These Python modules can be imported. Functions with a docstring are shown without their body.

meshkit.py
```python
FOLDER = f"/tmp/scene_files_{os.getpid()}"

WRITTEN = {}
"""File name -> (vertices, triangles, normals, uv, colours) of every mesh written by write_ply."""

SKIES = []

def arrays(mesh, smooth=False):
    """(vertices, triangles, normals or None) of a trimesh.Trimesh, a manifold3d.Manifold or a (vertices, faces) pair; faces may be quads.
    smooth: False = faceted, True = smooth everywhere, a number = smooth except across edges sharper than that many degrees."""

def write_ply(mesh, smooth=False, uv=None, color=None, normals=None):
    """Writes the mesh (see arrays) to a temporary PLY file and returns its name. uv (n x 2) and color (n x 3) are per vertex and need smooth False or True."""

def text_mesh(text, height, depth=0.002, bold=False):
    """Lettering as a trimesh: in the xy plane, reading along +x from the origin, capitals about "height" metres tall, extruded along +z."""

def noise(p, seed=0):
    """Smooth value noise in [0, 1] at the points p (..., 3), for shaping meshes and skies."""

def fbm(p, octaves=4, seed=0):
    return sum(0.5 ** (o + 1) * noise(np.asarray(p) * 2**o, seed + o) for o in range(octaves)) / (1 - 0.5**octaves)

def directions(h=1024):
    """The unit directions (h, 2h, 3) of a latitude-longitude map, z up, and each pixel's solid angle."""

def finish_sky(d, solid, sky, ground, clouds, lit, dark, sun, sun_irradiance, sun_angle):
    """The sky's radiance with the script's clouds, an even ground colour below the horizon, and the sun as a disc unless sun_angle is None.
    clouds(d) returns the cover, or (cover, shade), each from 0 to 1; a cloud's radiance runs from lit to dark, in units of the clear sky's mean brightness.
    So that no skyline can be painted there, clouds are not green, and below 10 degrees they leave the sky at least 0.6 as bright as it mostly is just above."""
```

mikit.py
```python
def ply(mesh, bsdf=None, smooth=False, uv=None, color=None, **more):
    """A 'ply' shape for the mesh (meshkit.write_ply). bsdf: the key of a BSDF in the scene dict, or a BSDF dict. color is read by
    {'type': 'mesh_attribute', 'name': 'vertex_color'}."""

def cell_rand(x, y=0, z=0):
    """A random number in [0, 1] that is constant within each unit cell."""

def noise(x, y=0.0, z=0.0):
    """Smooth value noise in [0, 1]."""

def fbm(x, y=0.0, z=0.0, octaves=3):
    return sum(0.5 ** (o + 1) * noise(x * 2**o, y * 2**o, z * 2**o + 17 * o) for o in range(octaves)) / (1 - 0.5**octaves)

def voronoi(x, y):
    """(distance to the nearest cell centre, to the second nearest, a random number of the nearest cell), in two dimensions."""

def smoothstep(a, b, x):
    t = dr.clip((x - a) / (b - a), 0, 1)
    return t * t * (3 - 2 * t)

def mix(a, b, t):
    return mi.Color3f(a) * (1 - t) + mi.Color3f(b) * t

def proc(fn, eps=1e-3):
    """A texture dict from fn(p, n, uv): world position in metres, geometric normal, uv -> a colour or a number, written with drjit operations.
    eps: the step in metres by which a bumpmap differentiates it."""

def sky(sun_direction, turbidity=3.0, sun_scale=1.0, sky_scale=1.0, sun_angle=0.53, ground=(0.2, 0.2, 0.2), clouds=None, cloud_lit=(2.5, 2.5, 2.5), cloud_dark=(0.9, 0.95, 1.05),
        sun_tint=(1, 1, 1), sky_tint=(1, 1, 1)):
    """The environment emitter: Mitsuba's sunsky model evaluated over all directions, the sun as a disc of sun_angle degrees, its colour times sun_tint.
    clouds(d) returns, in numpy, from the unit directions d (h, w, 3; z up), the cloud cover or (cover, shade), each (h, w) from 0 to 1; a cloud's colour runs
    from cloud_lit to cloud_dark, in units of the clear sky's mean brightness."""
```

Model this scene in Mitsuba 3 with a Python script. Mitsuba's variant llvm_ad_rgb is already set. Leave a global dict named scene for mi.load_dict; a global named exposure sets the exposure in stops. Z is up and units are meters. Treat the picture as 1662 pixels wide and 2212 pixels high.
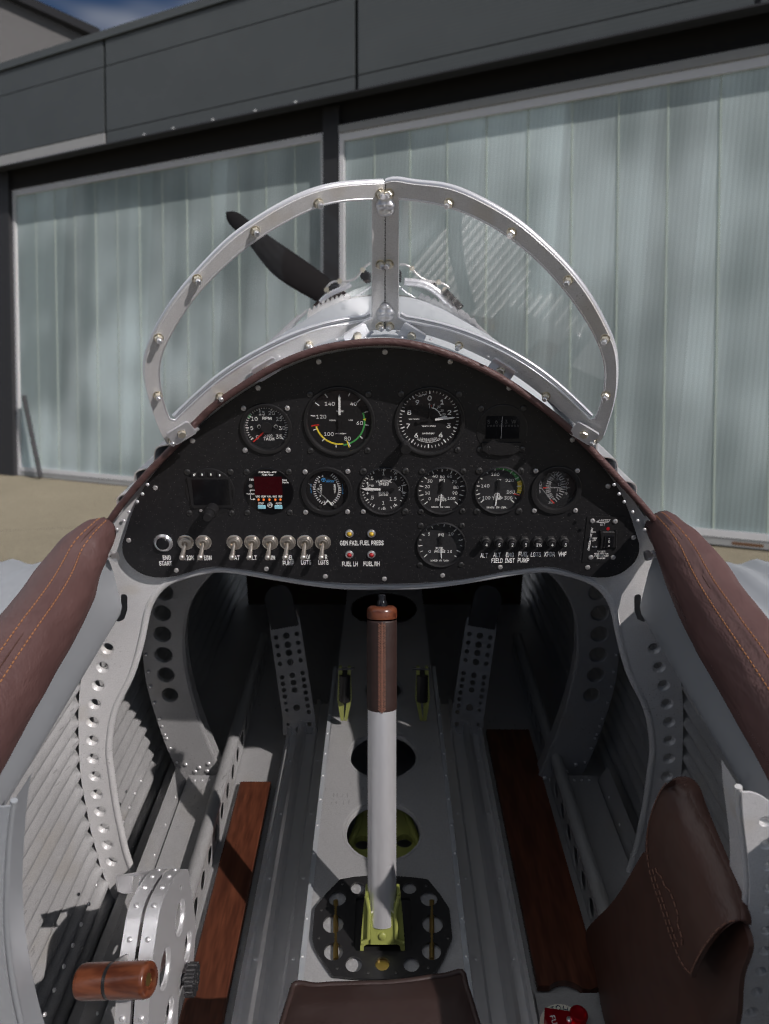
import math, random
import numpy as np, trimesh, manifold3d as m3, mitsuba as mi, drjit as dr
import mikit, meshkit
from mikit import noise, fbm, cell_rand, smoothstep, mix, proc
from shapely.geometry import Polygon, Point, LineString, box as sbox
from shapely.ops import unary_union
random.seed(7)
rng = np.random.default_rng(11)
T4 = mi.ScalarTransform4f

# ------------------------------------------------------------------ camera, sky, exposure
FOC, CX, CY = 1575.0, 831.0, 1106.0            # focal length and centre in photo units (the photo taken as 1662 x 2212)
PITCH = math.atan(293 / FOC)                   # camera looks down this much
BETA = math.atan(627 / FOC)                    # angle between optical axis and the aeroplane's long axis
TH = BETA - PITCH                              # the tail-wheel aeroplane sits nose up by this much
EYE = np.array([0.0, 0.0, 1.9])
fw = np.array([0, math.cos(PITCH), -math.sin(PITCH)]); upv = np.array([0, math.sin(PITCH), math.cos(PITCH)])
scene = {'type': 'scene'}
labels = {}
scene['camera'] = {'type': 'thinlens', 'fov': math.degrees(2 * math.atan(CX / FOC)), 'fov_axis': 'x', 'near_clip': 0.02, 'far_clip': 600.0,
                   'aperture_radius': 0.0019, 'focus_distance': 0.86,
                   'to_world': T4().look_at(origin=EYE.tolist(), target=(EYE + fw).tolist(), up=upv.tolist())}
SUN = np.array([0.57, -0.548, 0.605])
def clouds(d):
    q = d / np.maximum(d[..., 2:3], 0.05)
    c = meshkit.fbm(np.stack([q[..., 0] * 0.9 + 3.1, q[..., 1] * 0.9 + 1.7, 0 * q[..., 0]], -1), 5, 3)
    c = np.clip((c - 0.465) * 5.0, 0, 1)
    return c ** 1.3 * 0.9, 0.25 + 0.5 * (1 - c)
scene['sky'] = mikit.sky(SUN, turbidity=2.5, sun_scale=1.0, sky_scale=0.34, clouds=clouds, cloud_lit=(15, 15, 15.3), cloud_dark=(4.0, 4.1, 4.4), sky_tint=(0.66, 0.78, 1.0), sun_tint=(0.88, 1.0, 1.36))
exposure = 1.42

# ------------------------------------------------------------------ frames
cb, sb = math.cos(BETA), math.sin(BETA)
RA = np.array([[1, 0, 0], [0, math.cos(TH), -math.sin(TH)], [0, math.sin(TH), math.cos(TH)]])   # aeroplane axes (x right, a forward, u up; origin at the pilot's eye) -> world
WM = np.eye(4); WM[:3, :3] = RA; WM[:3, 3] = EYE
def ray(px, py):
    v = (CY - py) / FOC
    return np.array([(px - CX) / FOC, cb + v * sb, -sb + v * cb])
def onA(px, py, a): r = ray(px, py); return r * a / r[1]
def onU(px, py, u): r = ray(px, py); return r * u / r[2]
def onX(px, py, x): r = ray(px, py); return r * x / r[0]
def onY(px, py, y): return ray(px, py) * y
def onP(px, py, p0, n): r = ray(px, py); return r * (np.dot(p0, n) / np.dot(r, n))
def mir(pts, c=823.0): return [(2 * c - p[0], p[1]) for p in pts]
def zm(scale, ox, oy): return lambda x, y: (ox + x * scale, oy + y * scale)
Z5 = zm(.24803, 252.7, 797.9); Z6 = zm(.24803, 631.6, 797.9); Z7 = zm(.26, 997.3, 797.9)
ZL = zm(.36, 0, 1662); ZC = zm(.36, 531.9, 1662); ZR = zm(.36, 1063.8, 1662)
ZB = zm(.2801, 266, 1230); ZN = zm(.22, 664.9, 565); ZP = zm(.1804, 432.2, 1230); ZF = zm(.12, 1130.3, 2061)

# ------------------------------------------------------------------ scene bookkeeping
def numbered(k):
    if k not in scene and k not in labels: return k
    i = 1
    while f'{k}_{i:03d}' in scene or f'{k}_{i:03d}' in labels: i += 1
    return f'{k}_{i:03d}'
def thing(name, label, cat, group=None, kind=None):
    k = numbered(name)
    labels[k] = {'label': label, 'category': cat}
    if group: labels[k]['group'] = group
    if kind: labels[k]['kind'] = kind
    return k
def structure(name, mesh, bsdf, label, cat, smooth=False, kind='structure'):
    k = numbered(name)
    scene[k] = mikit.ply(mesh, bsdf, smooth=smooth); labels[k] = {'label': label, 'category': cat, 'kind': kind}
    return k
def moved(mesh, M):
    m = mesh.copy(); m.apply_transform(M); return m
def raw(parent, name, mesh, bsdf, smooth=30, label=None, kind=None):          # mesh in world coordinates
    k = numbered(parent + '__' + name)
    scene[k] = mikit.ply(mesh, bsdf, smooth=smooth)
    if label or kind:
        labels[k] = {}
        if label: labels[k]['label'] = label
        if kind: labels[k]['kind'] = kind
    return k
def part(parent, name, mesh, bsdf, smooth=30, label=None, kind=None):         # mesh in aeroplane coordinates
    return raw(parent, name, moved(mesh, WM), bsdf, smooth, label, kind)
def copy(parent, name, plyd, M):                                              # a shared mesh at the aeroplane-space matrix M
    k = numbered(parent + '__' + name)
    scene[k] = {**plyd, 'to_world': T4((WM @ M).tolist())}
    return k
cat = trimesh.util.concatenate

# ------------------------------------------------------------------ mesh helpers
def FM(c, e1=(1, 0, 0), e2=(0, 0, 1)):
    e1 = np.array(e1, float); e1 /= np.linalg.norm(e1)
    n = np.cross(e1, np.array(e2, float)); n /= np.linalg.norm(n)
    M = np.eye(4); M[:3, 0] = e1; M[:3, 1] = np.cross(n, e1); M[:3, 2] = n; M[:3, 3] = c
    return M
def axisM(c, z):
    z = np.array(z, float); z /= np.linalg.norm(z)
    x = np.cross([0, 0, 1.0] if abs(z[2]) < .9 else [1.0, 0, 0], z); x /= np.linalg.norm(x)
    M = np.eye(4); M[:3, 0] = x; M[:3, 1] = np.cross(z, x); M[:3, 2] = z; M[:3, 3] = c
    return M
def ext(poly, h, z0=0.0):
    out = []
    for g in getattr(poly, 'geoms', [poly]):
        if g.is_empty or g.area < 1e-10 or g.geom_type != 'Polygon': continue
        m = trimesh.creation.extrude_polygon(g, h, engine='earcut'); m.apply_translation([0, 0, z0]); out.append(m)
    return cat(out)
def lathe(prof, n=32): return trimesh.creation.revolve(np.array(prof, float), sections=n)
def disc(r, h, z0=0.0, n=32): return lathe([(0, z0), (r, z0), (r, z0 + h), (0, z0 + h)], n)
def bx(x0, x1, y0, y1, z0, z1):
    m = trimesh.creation.box([x1 - x0, y1 - y0, z1 - z0]); m.apply_translation([(x0 + x1) / 2, (y0 + y1) / 2, (z0 + z1) / 2]); return m
def bevel_box(x0, x1, y0, y1, z0, z1, b):
    p = [[x, y, z] for x, y, z in np.ndindex(2, 2, 2)]
    pts = []
    for i, j, k in p:
        X, Y, Z = (x0, x1)[i], (y0, y1)[j], (z0, z1)[k]; s = [1 - 2 * i, 1 - 2 * j, 1 - 2 * k]
        for ax in range(3):
            o = [b * s[q] if q != ax else 0 for q in range(3)]
            pts.append([X + o[0], Y + o[1], Z + o[2]])
    return trimesh.convex.convex_hull(np.array(pts))
def smooth_path(pts, n):
    p = np.array(pts, float); from_ = np.concatenate([[0], np.cumsum(np.linalg.norm(np.diff(p, axis=0), axis=1))])
    from scipy.interpolate import PchipInterpolator, CubicSpline
    t = np.linspace(0, from_[-1], n)
    return CubicSpline(from_, p)(t) if len(p) > 3 else np.stack([np.interp(t, from_, p[:, i]) for i in range(p.shape[1])], 1)
def tube(pts, r, sides=12, cap=True, squash=None):
    p = np.asarray(pts, float); n = len(p); r = np.broadcast_to(r, (n,))
    t = np.gradient(p, axis=0); t /= np.linalg.norm(t, axis=1, keepdims=True) + 1e-12
    a = np.cross(t[0], [0, 0, 1.0] if abs(t[0][2]) < .9 else [1.0, 0, 0]); a /= np.linalg.norm(a)
    A = []
    for i in range(n):
        a = a - t[i] * np.dot(a, t[i]); a /= np.linalg.norm(a); A.append(a)
    A = np.array(A); B = np.cross(t, A)
    ang = np.arange(sides) * 2 * np.pi / sides
    v = p[:, None] + r[:, None, None] * (np.cos(ang)[None, :, None] * A[:, None] + np.sin(ang)[None, :, None] * B[:, None])
    v = v.reshape(-1, 3); i, j = np.meshgrid(np.arange(n - 1), np.arange(sides), indexing='ij')
    q = np.stack([i * sides + j, i * sides + (j + 1) % sides, (i + 1) * sides + (j + 1) % sides, (i + 1) * sides + j], -1).reshape(-1, 4)
    f = np.vstack([q[:, [0, 1, 2]], q[:, [0, 2, 3]]])
    if cap:
        v = np.vstack([v, p[0], p[-1]]); j = np.arange(sides); b = (n - 1) * sides
        f = np.vstack([f, np.stack([(j + 1) % sides, j, np.full(sides, n * sides)], 1), np.stack([b + j, b + (j + 1) % sides, np.full(sides, n * sides + 1)], 1)])
    m = trimesh.Trimesh(v, f, process=False); m.fix_normals() if False else None
    return m
def grid(P):
    P = np.asarray(P, float); a, b = P.shape[:2]
    i, j = np.meshgrid(np.arange(a - 1), np.arange(b - 1), indexing='ij')
    q = np.stack([i * b + j, i * b + j + 1, (i + 1) * b + j + 1, (i + 1) * b + j], -1).reshape(-1, 4)
    return trimesh.Trimesh(P.reshape(-1, 3), np.vstack([q[:, [0, 1, 2]], q[:, [0, 2, 3]]]), process=False)
def shell(P, off):                                   # a sheet with thickness: grid P and its copy moved by off, edges closed
    P = np.asarray(P, float); Q = P + np.asarray(off, float)
    g1, g2 = grid(P), grid(Q); g2.invert()
    ring = [P[0], P[1:, -1], P[-1, ::-1][1:], P[::-1, 0][1:]]; ring2 = [Q[0], Q[1:, -1], Q[-1, ::-1][1:], Q[::-1, 0][1:]]
    return cat([g1, g2, grid([np.vstack(ring2), np.vstack(ring)])])
def hull_pts(p): return trimesh.convex.convex_hull(np.array(p, float))
def from_manifold(m):
    mm = m.to_mesh(); return trimesh.Trimesh(mm.vert_properties[:, :3], mm.tri_verts, process=False)
def to_manifold(t): return m3.Manifold(m3.Mesh(np.asarray(t.vertices, np.float32), np.asarray(t.faces, np.uint32)))
_txt = {}
def text(s, cap, xs=1.0, bold=True, shear=0.0, depth=0.0003, rot=0.0):
    """lettering centred on the origin"""
    key = (s, bold)
    if key not in _txt: _txt[key] = meshkit.text_mesh(s, 1.0, 1.0, bold=bold)
    m = _txt[key].copy(); b = m.bounds
    m.apply_translation([-(b[0][0] + b[1][0]) / 2, -0.5, 0])
    v = m.vertices; v = np.stack([(v[:, 0] + shear * v[:, 1]) * cap * xs, v[:, 1] * cap, v[:, 2] * depth], 1)
    c, s_ = math.cos(rot), math.sin(rot)
    m.vertices = np.stack([v[:, 0] * c - v[:, 1] * s_, v[:, 0] * s_ + v[:, 1] * c, v[:, 2]], 1)
    return m
def at(m, x, y, z=0): m = m.copy(); m.apply_translation([x, y, z]); return m
def seg(p, q, w): return LineString([p, q]).buffer(w / 2, cap_style=2)
def sector(c, r0, r1, a0, a1, n=40):                 # angles clockwise from 12 o'clock, degrees
    t = np.radians(np.linspace(a0, a1, n))
    return Polygon(list(zip(c[0] + r1 * np.sin(t), c[1] + r1 * np.cos(t))) + list(zip(c[0] + r0 * np.sin(t[::-1]), c[1] + r0 * np.cos(t[::-1]))))
def inplane(poly_px, hit, M):
    """photo outline -> 2D polygon in the plane with frame M"""
    Mi = np.linalg.inv(M); q = [(Mi @ np.append(hit(x, y), 1))[:2] for x, y in poly_px]
    return Polygon(q).buffer(0)
def curve(pts, n=60): return smooth_path(pts, n)

# ------------------------------------------------------------------ materials
def two(b): return {'type': 'twosided', 'bsdf': b}
def rgb(c): return c if isinstance(c, dict) else {'type': 'rgb', 'value': list(c)}
def pr(c, rough=.5, metal=0.0, spec=.5, **k):
    d = {'type': 'principled', 'base_color': rgb(c), 'roughness': rough, 'metallic': metal, 'specular': spec}
    d.update(k); return d
def mat(name, b): scene[name] = two(b) if b['type'] != 'bumpmap' or True else b
def bump(b, fn, scale, eps=5e-4): return {'type': 'bumpmap', 'arbitrary': proc(fn, eps), 'scale': scale, 'bsdf': b}
def silver_col(p, n, uv):
    f1 = fbm(p.x * 9, p.y * 9, p.z * 9, 3); f2 = noise(p.x * 1300, p.y * 1300, p.z * 1300)
    st = smoothstep(.62, .80, fbm(p.x * 22 + 5, p.y * 22, p.z * 22, 3)); sc = smoothstep(.80, .84, noise(p.x * 420, p.y * 60, p.z * 420)) * smoothstep(.55, .75, noise(p.x * 11, p.y * 11, p.z * 11))
    return mix(mix((.55, .555, .56), (.66, .665, .67), f1) * (0.9 + 0.2 * f2), (.50, .45, .36), st * .35) * (1 - .25 * sc)
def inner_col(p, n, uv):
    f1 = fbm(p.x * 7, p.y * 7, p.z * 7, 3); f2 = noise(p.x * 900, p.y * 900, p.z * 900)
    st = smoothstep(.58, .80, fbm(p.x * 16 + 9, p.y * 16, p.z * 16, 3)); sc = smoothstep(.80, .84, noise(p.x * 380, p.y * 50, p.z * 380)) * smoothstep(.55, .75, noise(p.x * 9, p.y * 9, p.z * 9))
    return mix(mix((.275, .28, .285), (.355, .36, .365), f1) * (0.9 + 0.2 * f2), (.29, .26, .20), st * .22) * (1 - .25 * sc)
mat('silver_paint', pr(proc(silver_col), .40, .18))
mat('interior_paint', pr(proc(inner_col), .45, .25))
mat('deck_paint', pr((.52, .55, .57), .36, .3))
mat('grey_paint', pr((.36, .385, .41), .42, .35))
mat('alloy', pr((.80, .81, .84), .33, .7))
mat('alloy_satin', pr((.76, .765, .78), .34, .7))
mat('stick_metal', pr((.70, .71, .73), .32, .6))
mat('zinc', pr((.80, .75, .62), .28, .85))
mat('chrome', pr((.86, .86, .87), .16, .85))
mat('nickel', pr((.74, .69, .62), .22, .9))
mat('steel', pr((.62, .61, .60), .30, .7))
mat('dark_steel', pr((.10, .10, .10), .35, .8))
mat('brass', pr((.60, .42, .14), .3, 1.0))
def panel_col(p, n, uv):
    s = 1500.0
    k = cell_rand(p.x * s, p.y * s, p.z * s)
    w = smoothstep(.985, .997, k)
    return mix((.010, .010, .0115), (.10, .095, .09), w) * (0.8 + .4 * noise(p.x * 300, p.y * 300, p.z * 300))
mat('panel_black', bump(pr(proc(panel_col), .46, .0, .5), lambda p, n, uv: noise(p.x * 700, p.y * 700, p.z * 700), .00012, 3e-4))
mat('black_plastic', pr((.012, .012, .013), .42))
mat('black_satin', pr((.016, .016, .017), .3))
mat('black_gloss', pr((.006, .006, .007), .08))
mat('dial_black', pr((.007, .007, .008), .6))
mat('dial_grey', pr((.022, .022, .024), .6))
mat('white_print', pr((.82, .82, .80), .6))
mat('dim_print', pr((.40, .40, .40), .6))
mat('faint_print', pr((.10, .10, .10), .6))
mat('yellow_print', pr((.80, .62, .05), .6))
mat('green_print', pr((.06, .33, .08), .6))
mat('red_print', pr((.60, .03, .02), .5))
mat('blue_print', pr((.06, .30, .62), .6))
mat('cyan_plastic', pr((.30, .62, .72), .4))
mat('orange_led', pr((.75, .17, .03), .3))
mat('red_lens', pr((.32, .008, .012), .12, clearcoat=.8))
mat('amber_lens', pr((.50, .33, .02), .15, clearcoat=.8))
mat('dark_red_screen', pr((.035, .002, .004), .12))
def leather_bump(p, n, uv):
    a = noise(p.x * 520, p.y * 520, p.z * 520) + .6 * noise(p.x * 1100, p.y * 1100, p.z * 1100)
    b = noise(p.x * 130 + 3 * noise(p.x * 40, p.y * 40, p.z * 40), p.y * 60, p.z * 160)
    return a * .35 + b * .65
def leather_col(p, n, uv): return mix((.075, .039, .037), (.105, .056, .052), fbm(p.x * 30, p.y * 30, p.z * 30, 3))
def leather_dark_col(p, n, uv): return mix((.050, .022, .016), (.075, .034, .024), fbm(p.x * 30, p.y * 30, p.z * 30, 3))
mat('leather', bump(pr(proc(leather_col), .48, 0, .45), leather_bump, .0015))
mat('leather_dark', bump(pr(proc(leather_dark_col), .46, 0, .5), leather_bump, .0009))
mat('leather_grip', bump(pr((.029, .016, .014), .5, 0, .4), leather_bump, .0006))
mat('thread_orange', pr((.30, .13, .05), .7))
mat('thread_brown', pr((.16, .075, .05), .7))
def wood_col(p, n, uv):
    g = fbm(p.x * 120, p.y * 5, p.z * 60, 4); g2 = noise(p.x * 500, p.y * 14, p.z * 300)
    return mix((.050, .015, .008), (.100, .032, .016), smoothstep(.2, .8, g)) * (0.8 + 0.35 * g2)
mat('mahogany', bump(pr(proc(wood_col), .38, 0, .5), lambda p, n, uv: noise(p.x * 600, p.y * 25, p.z * 300), .0002))
def wood2_col(p, n, uv):
    g = fbm(p.x * 12, p.y * 160, p.z * 160, 3)
    return mix((.065, .017, .008), (.145, .044, .019), smoothstep(.25, .75, g))
mat('turned_wood', pr(proc(wood2_col), .25, 0, .5, clearcoat=.6, clearcoat_gloss=.9))
mat('lime_paint', pr((.25, .275, .075), .36))
mat('firewall_brown', pr((.045, .028, .016), .7))
mat('red_anodised', pr((.50, .008, .02), .22, .8))
mat('cream_paint', pr((.62, .60, .52), .5))
mat('navy_print', pr((.02, .03, .09), .5))
mat('prop_black', pr((.005, .005, .006), .6, 0, .08))
scene['pane_glass'] = {'type': 'thindielectric', 'int_ior': 1.75}
scene['dial_glass'] = {'type': 'thindielectric', 'int_ior': 1.45}
# setting
def ground_col(p, n, uv):
    a = fbm(p.x * .7, p.y * .7, 0, 4); b = fbm(p.x * 9, p.y * 9, 0, 3); c = noise(p.x * 60, p.y * 60)
    jx, jy = dr.abs(p.x * .9 + p.y * .2 - 5 * dr.round((p.x * .9 + p.y * .2) / 5)), dr.abs(p.y * .9 - p.x * .2 - 5 * dr.round((p.y * .9 - p.x * .2) / 5))
    j = 1 - smoothstep(.006, .02, dr.minimum(jx, jy)); st = smoothstep(.6, .75, fbm(p.x * .35 + 3, p.y * .35, 0, 4))
    return mix((.155, .138, .098), (.215, .192, .140), a * .6 + b * .4) * (.86 + .28 * c) * (1 - .5 * j) * (1 - .22 * st)
mat('concrete', pr(proc(ground_col), .85, 0, .3))
def poly_col(p, n, uv):
    s = p.x * -.879 + p.y * .4767
    pn = .89 + .22 * cell_rand(dr.floor((s - 1.15) / .6), 3, 1)
    v = noise(s * 3.3, 0, p.z * .06); st = noise(s * 14, 0, p.z * .05); rib = .5 + .5 * dr.sin(s * 2 * math.pi / .062)
    lowz = fbm(s * .45 + 7, 0, p.z * .5, 3)
    c = mix((.225, .275, .275), (.475, .545, .55), smoothstep(.28, .72, v * .22 + lowz * .78))
    return c * pn * 1.75 * (.86 + .06 * st + .14 * rib)
scene['polycarbonate'] = {'type': 'principledthin', 'base_color': proc(poly_col), 'roughness': .32, 'spec_trans': .22, 'diff_trans': .45, 'eta': 1.4}
mat('joint_strip', pr((.42, .50, .44), .4))
def fascia_col(p, n, uv):
    return mix((.056, .066, .069), (.072, .083, .086), fbm(p.x * 1.5, p.y * 1.5, p.z * 1.5, 3)) * (.93 + .12 * (.5 + .5 * dr.sin(p.z * 2 * math.pi / .05)))
mat('fascia_metal', pr(proc(fascia_col), .45, .1))
mat('frame_alloy', pr((.62, .63, .64), .40, .1))
mat('post_dark', pr((.022, .023, .026), .6))
mat('soffit_dark', pr((.010, .010, .010), .8))
mat('wall_grey', pr((.13, .13, .13), .8))
mat('jamb_grey', pr((.30, .31, .31), .6))
mat('rust', pr((.13, .065, .03), .8))

# ------------------------------------------------------------------ the setting
g = trimesh.Trimesh([[-150, -60, -.21], [150, -60, -.21], [150, 240, -.21], [-150, 240, -.21]], [[0, 1, 2], [0, 2, 3]], process=False)
structure('ground', g, 'concrete', 'tan sunlit concrete apron in front of the hangar doors', 'ground')

HD = np.array([-2954, 1602, 0.0]); HD /= np.linalg.norm(HD)                    # along the hangar front, to the left
LEAN = math.radians(8.3); HW = np.array([0, math.sin(LEAN), math.cos(LEAN)])     # the front leans back
HN = np.cross(HD, HW); HN /= np.linalg.norm(HN); HN = -HN if HN[1] > 0 else HN
HO = np.array([0, 11.28, 0.0])
def hw(s, t, o): return HO + s * HD + t * HW + o * HN
def hbox(s0, s1, t0, t1, o0, o1): return hull_pts([hw(s, t, o) for s in (s0, s1) for t in (t0, t1) for o in (o0, o1)])
def hraw(par, name, b, m, **k): return raw(par, name, hbox(*b), m, smooth=False, **k)
hg = thing('hangar', 'long grey hangar with translucent ribbed sliding doors behind the aeroplane', 'hangar')
for b in ((-7.4, -4.5, -.21, 2.7, -2.6, -.9), (-2.2, -.6, -.21, 1.6, -3.0, -1.2), (3.0, 6.2, -.21, 2.0, -3.2, -1.4), (7.0, 8.8, -.21, 2.9, -2.0, -.7)): hraw(hg, 'stored_crate', b, 'post_dark')
# left sliding door, set back a little; right sliding door
def sliding_door(s_right, s_left, top, o, lab):
    dk = hg + '__sliding_door'; dk = numbered(dk)
    labels[dk] = {'label': lab}
    fr = .085
    for b in ((s_right, s_right + fr, -.19, top, o - .03, o + .035), (s_left - fr, s_left, -.19, top, o - .03, o + .035)):
        hraw(dk, 'stile', b, 'frame_alloy')
    hraw(dk, 'top_rail', (s_right + fr, s_left - fr, top - .12, top, o - .03, o + .033), 'frame_alloy')
    hraw(dk, 'bottom_rail', (s_right + fr, s_left - fr, -.19, -.09, o - .03, o + .033), 'jamb_grey')
    hraw(dk, 'bottom_bar', (s_right + fr, s_left - fr, -.09, .0, o - .03, o + .045), 'frame_alloy')
    hraw(dk, 'middle_rail', (s_right + fr, s_left - fr, 3.02, 3.06, o - .04, o - .018), 'joint_strip')
    return dk, s_right + fr, s_left - fr, .0, top - .12
dl, a0, a1, t0, t1 = sliding_door(1.13, 9.05, 5.86, -.10, 'left sliding door of pale green translucent panels')
edges = [a0] + [1.75 + .6 * i for i in range(12)] + [a1]
for i in range(len(edges) - 1):
    hraw(dl, 'panel', (edges[i] + .012, edges[i + 1] - .012, t0, t1, -.14 - .0, -.105 + .004 * (i % 2)), 'polycarbonate')
    if i: hraw(dl, 'joint', (edges[i] - .012, edges[i] + .012, t0, t1, -.14, -.097), 'joint_strip')
drr, a0, a1, t0, t1 = sliding_door(-11.2, .80, 5.74, 0.0, 'right sliding door of grey green translucent panels')
edges = [a1 - .0] + [.175 - .6135 * i for i in range(19)] + [a0]
for i in range(len(edges) - 1):
    hraw(drr, 'panel', (edges[i + 1] + .012, edges[i] - .012, t0, t1, -.04, -.005 + .004 * (i % 2)), 'polycarbonate')
    if i: hraw(drr, 'joint', (edges[i] - .012, edges[i] + .012, t0, t1, -.04, .003), 'joint_strip')
hraw(hg, 'post', (.81, 1.12, -.21, 6.2, -.25, .02), 'post_dark')
hraw(hg, 'header', (-12, 9.4, 5.87, 6.40, -.3, -.05), 'soffit_dark')
hraw(hg, 'track', (-12, .8, 5.745, 5.86, -.05, .06), 'jamb_grey')
hraw(hg, 'soffit', (-12, 9.6, 6.40, 6.48, -.30, .28), 'soffit_dark')
hraw(hg, 'end_wall', (9.06, 9.9, -.21, 7.6, -.3, .02), 'post_dark')
hraw(hg, 'roof', (-12, 9.6, 7.9, 8.0, -6, .26), 'post_dark')
hraw(hg, 'back_wall', (-12, 9.6, -.21, 7.9, -6.1, -6.0), 'wall_grey')
gaps = [10.2, 5.70, .285, -5.13, -10.55, -12]
for i in range(5):
    s1, s0 = gaps[i] - .035, gaps[i + 1] + .035
    hraw(hg, 'fascia_panel', (s0, s1, 6.39, 7.56, .29, .37), 'fascia_metal')
    hraw(hg, 'fascia_top_panel', (s0, s1, 7.58, 8.05, .29, .367), 'fascia_metal')
    hraw(hg, 'fascia_bottom_panel', (s0, s1, 6.165, 6.375, .29, .367), 'fascia_metal' if i else 'jamb_grey')
hraw(hg, 'fascia_backing', (-12, 9.6, 6.17, 8.05, .22, .288), 'post_dark')
hraw(hg, 'parapet_cap', (-12, 10.2, 8.055, 8.20, .05, .41), 'fascia_metal')
hraw(hg, 'drip_edge', (-12, 10.2, 6.135, 6.16, .22, .40), 'post_dark')
for s in (1.4, 2.2, 3.1, 4.0, 4.7): hraw(hg, 'clip', (s - .02, s + .02, 6.17, 6.195, .37, .386), 'frame_alloy')
raw(hg, 'brace', tube([hw(8.62, 1.5, .06), hw(8.05, -.18, .12)], .05, 8), 'post_dark')
raw(hg, 'rust_stain', hbox(-5.3, -4.95, -.17, -.13, -.03, .036), 'rust', smooth=False)
nb = thing('neighbouring_building', 'plain grey gabled building with a dark roof edge behind the hangar', 'building')
def pix(px, py, dist):
    r = RA @ ray(px, py); return EYE + r * dist
c = [pix(-330, 330, 26), pix(-330, -170, 26), pix(0, 2, 26), pix(205, 88, 26), pix(205, 330, 26)]
back = np.array([-7.0, 13, 0])
raw(nb, 'wall', hull_pts(c + [p + back for p in c]), 'wall_grey', smooth=False)
rf = [pix(-330, -178, 26), pix(0, -12, 26), pix(225, 90, 26)]
for i in range(2):
    p, q = rf[i], rf[i + 1]
    raw(nb, 'roof_edge', hull_pts([v + o for v in (p, q) for o in (np.array([0, -.35, 0]), np.array([0, -.35, .28]), back, back + [0, 0, .28])]), 'post_dark', smooth=False)

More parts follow.
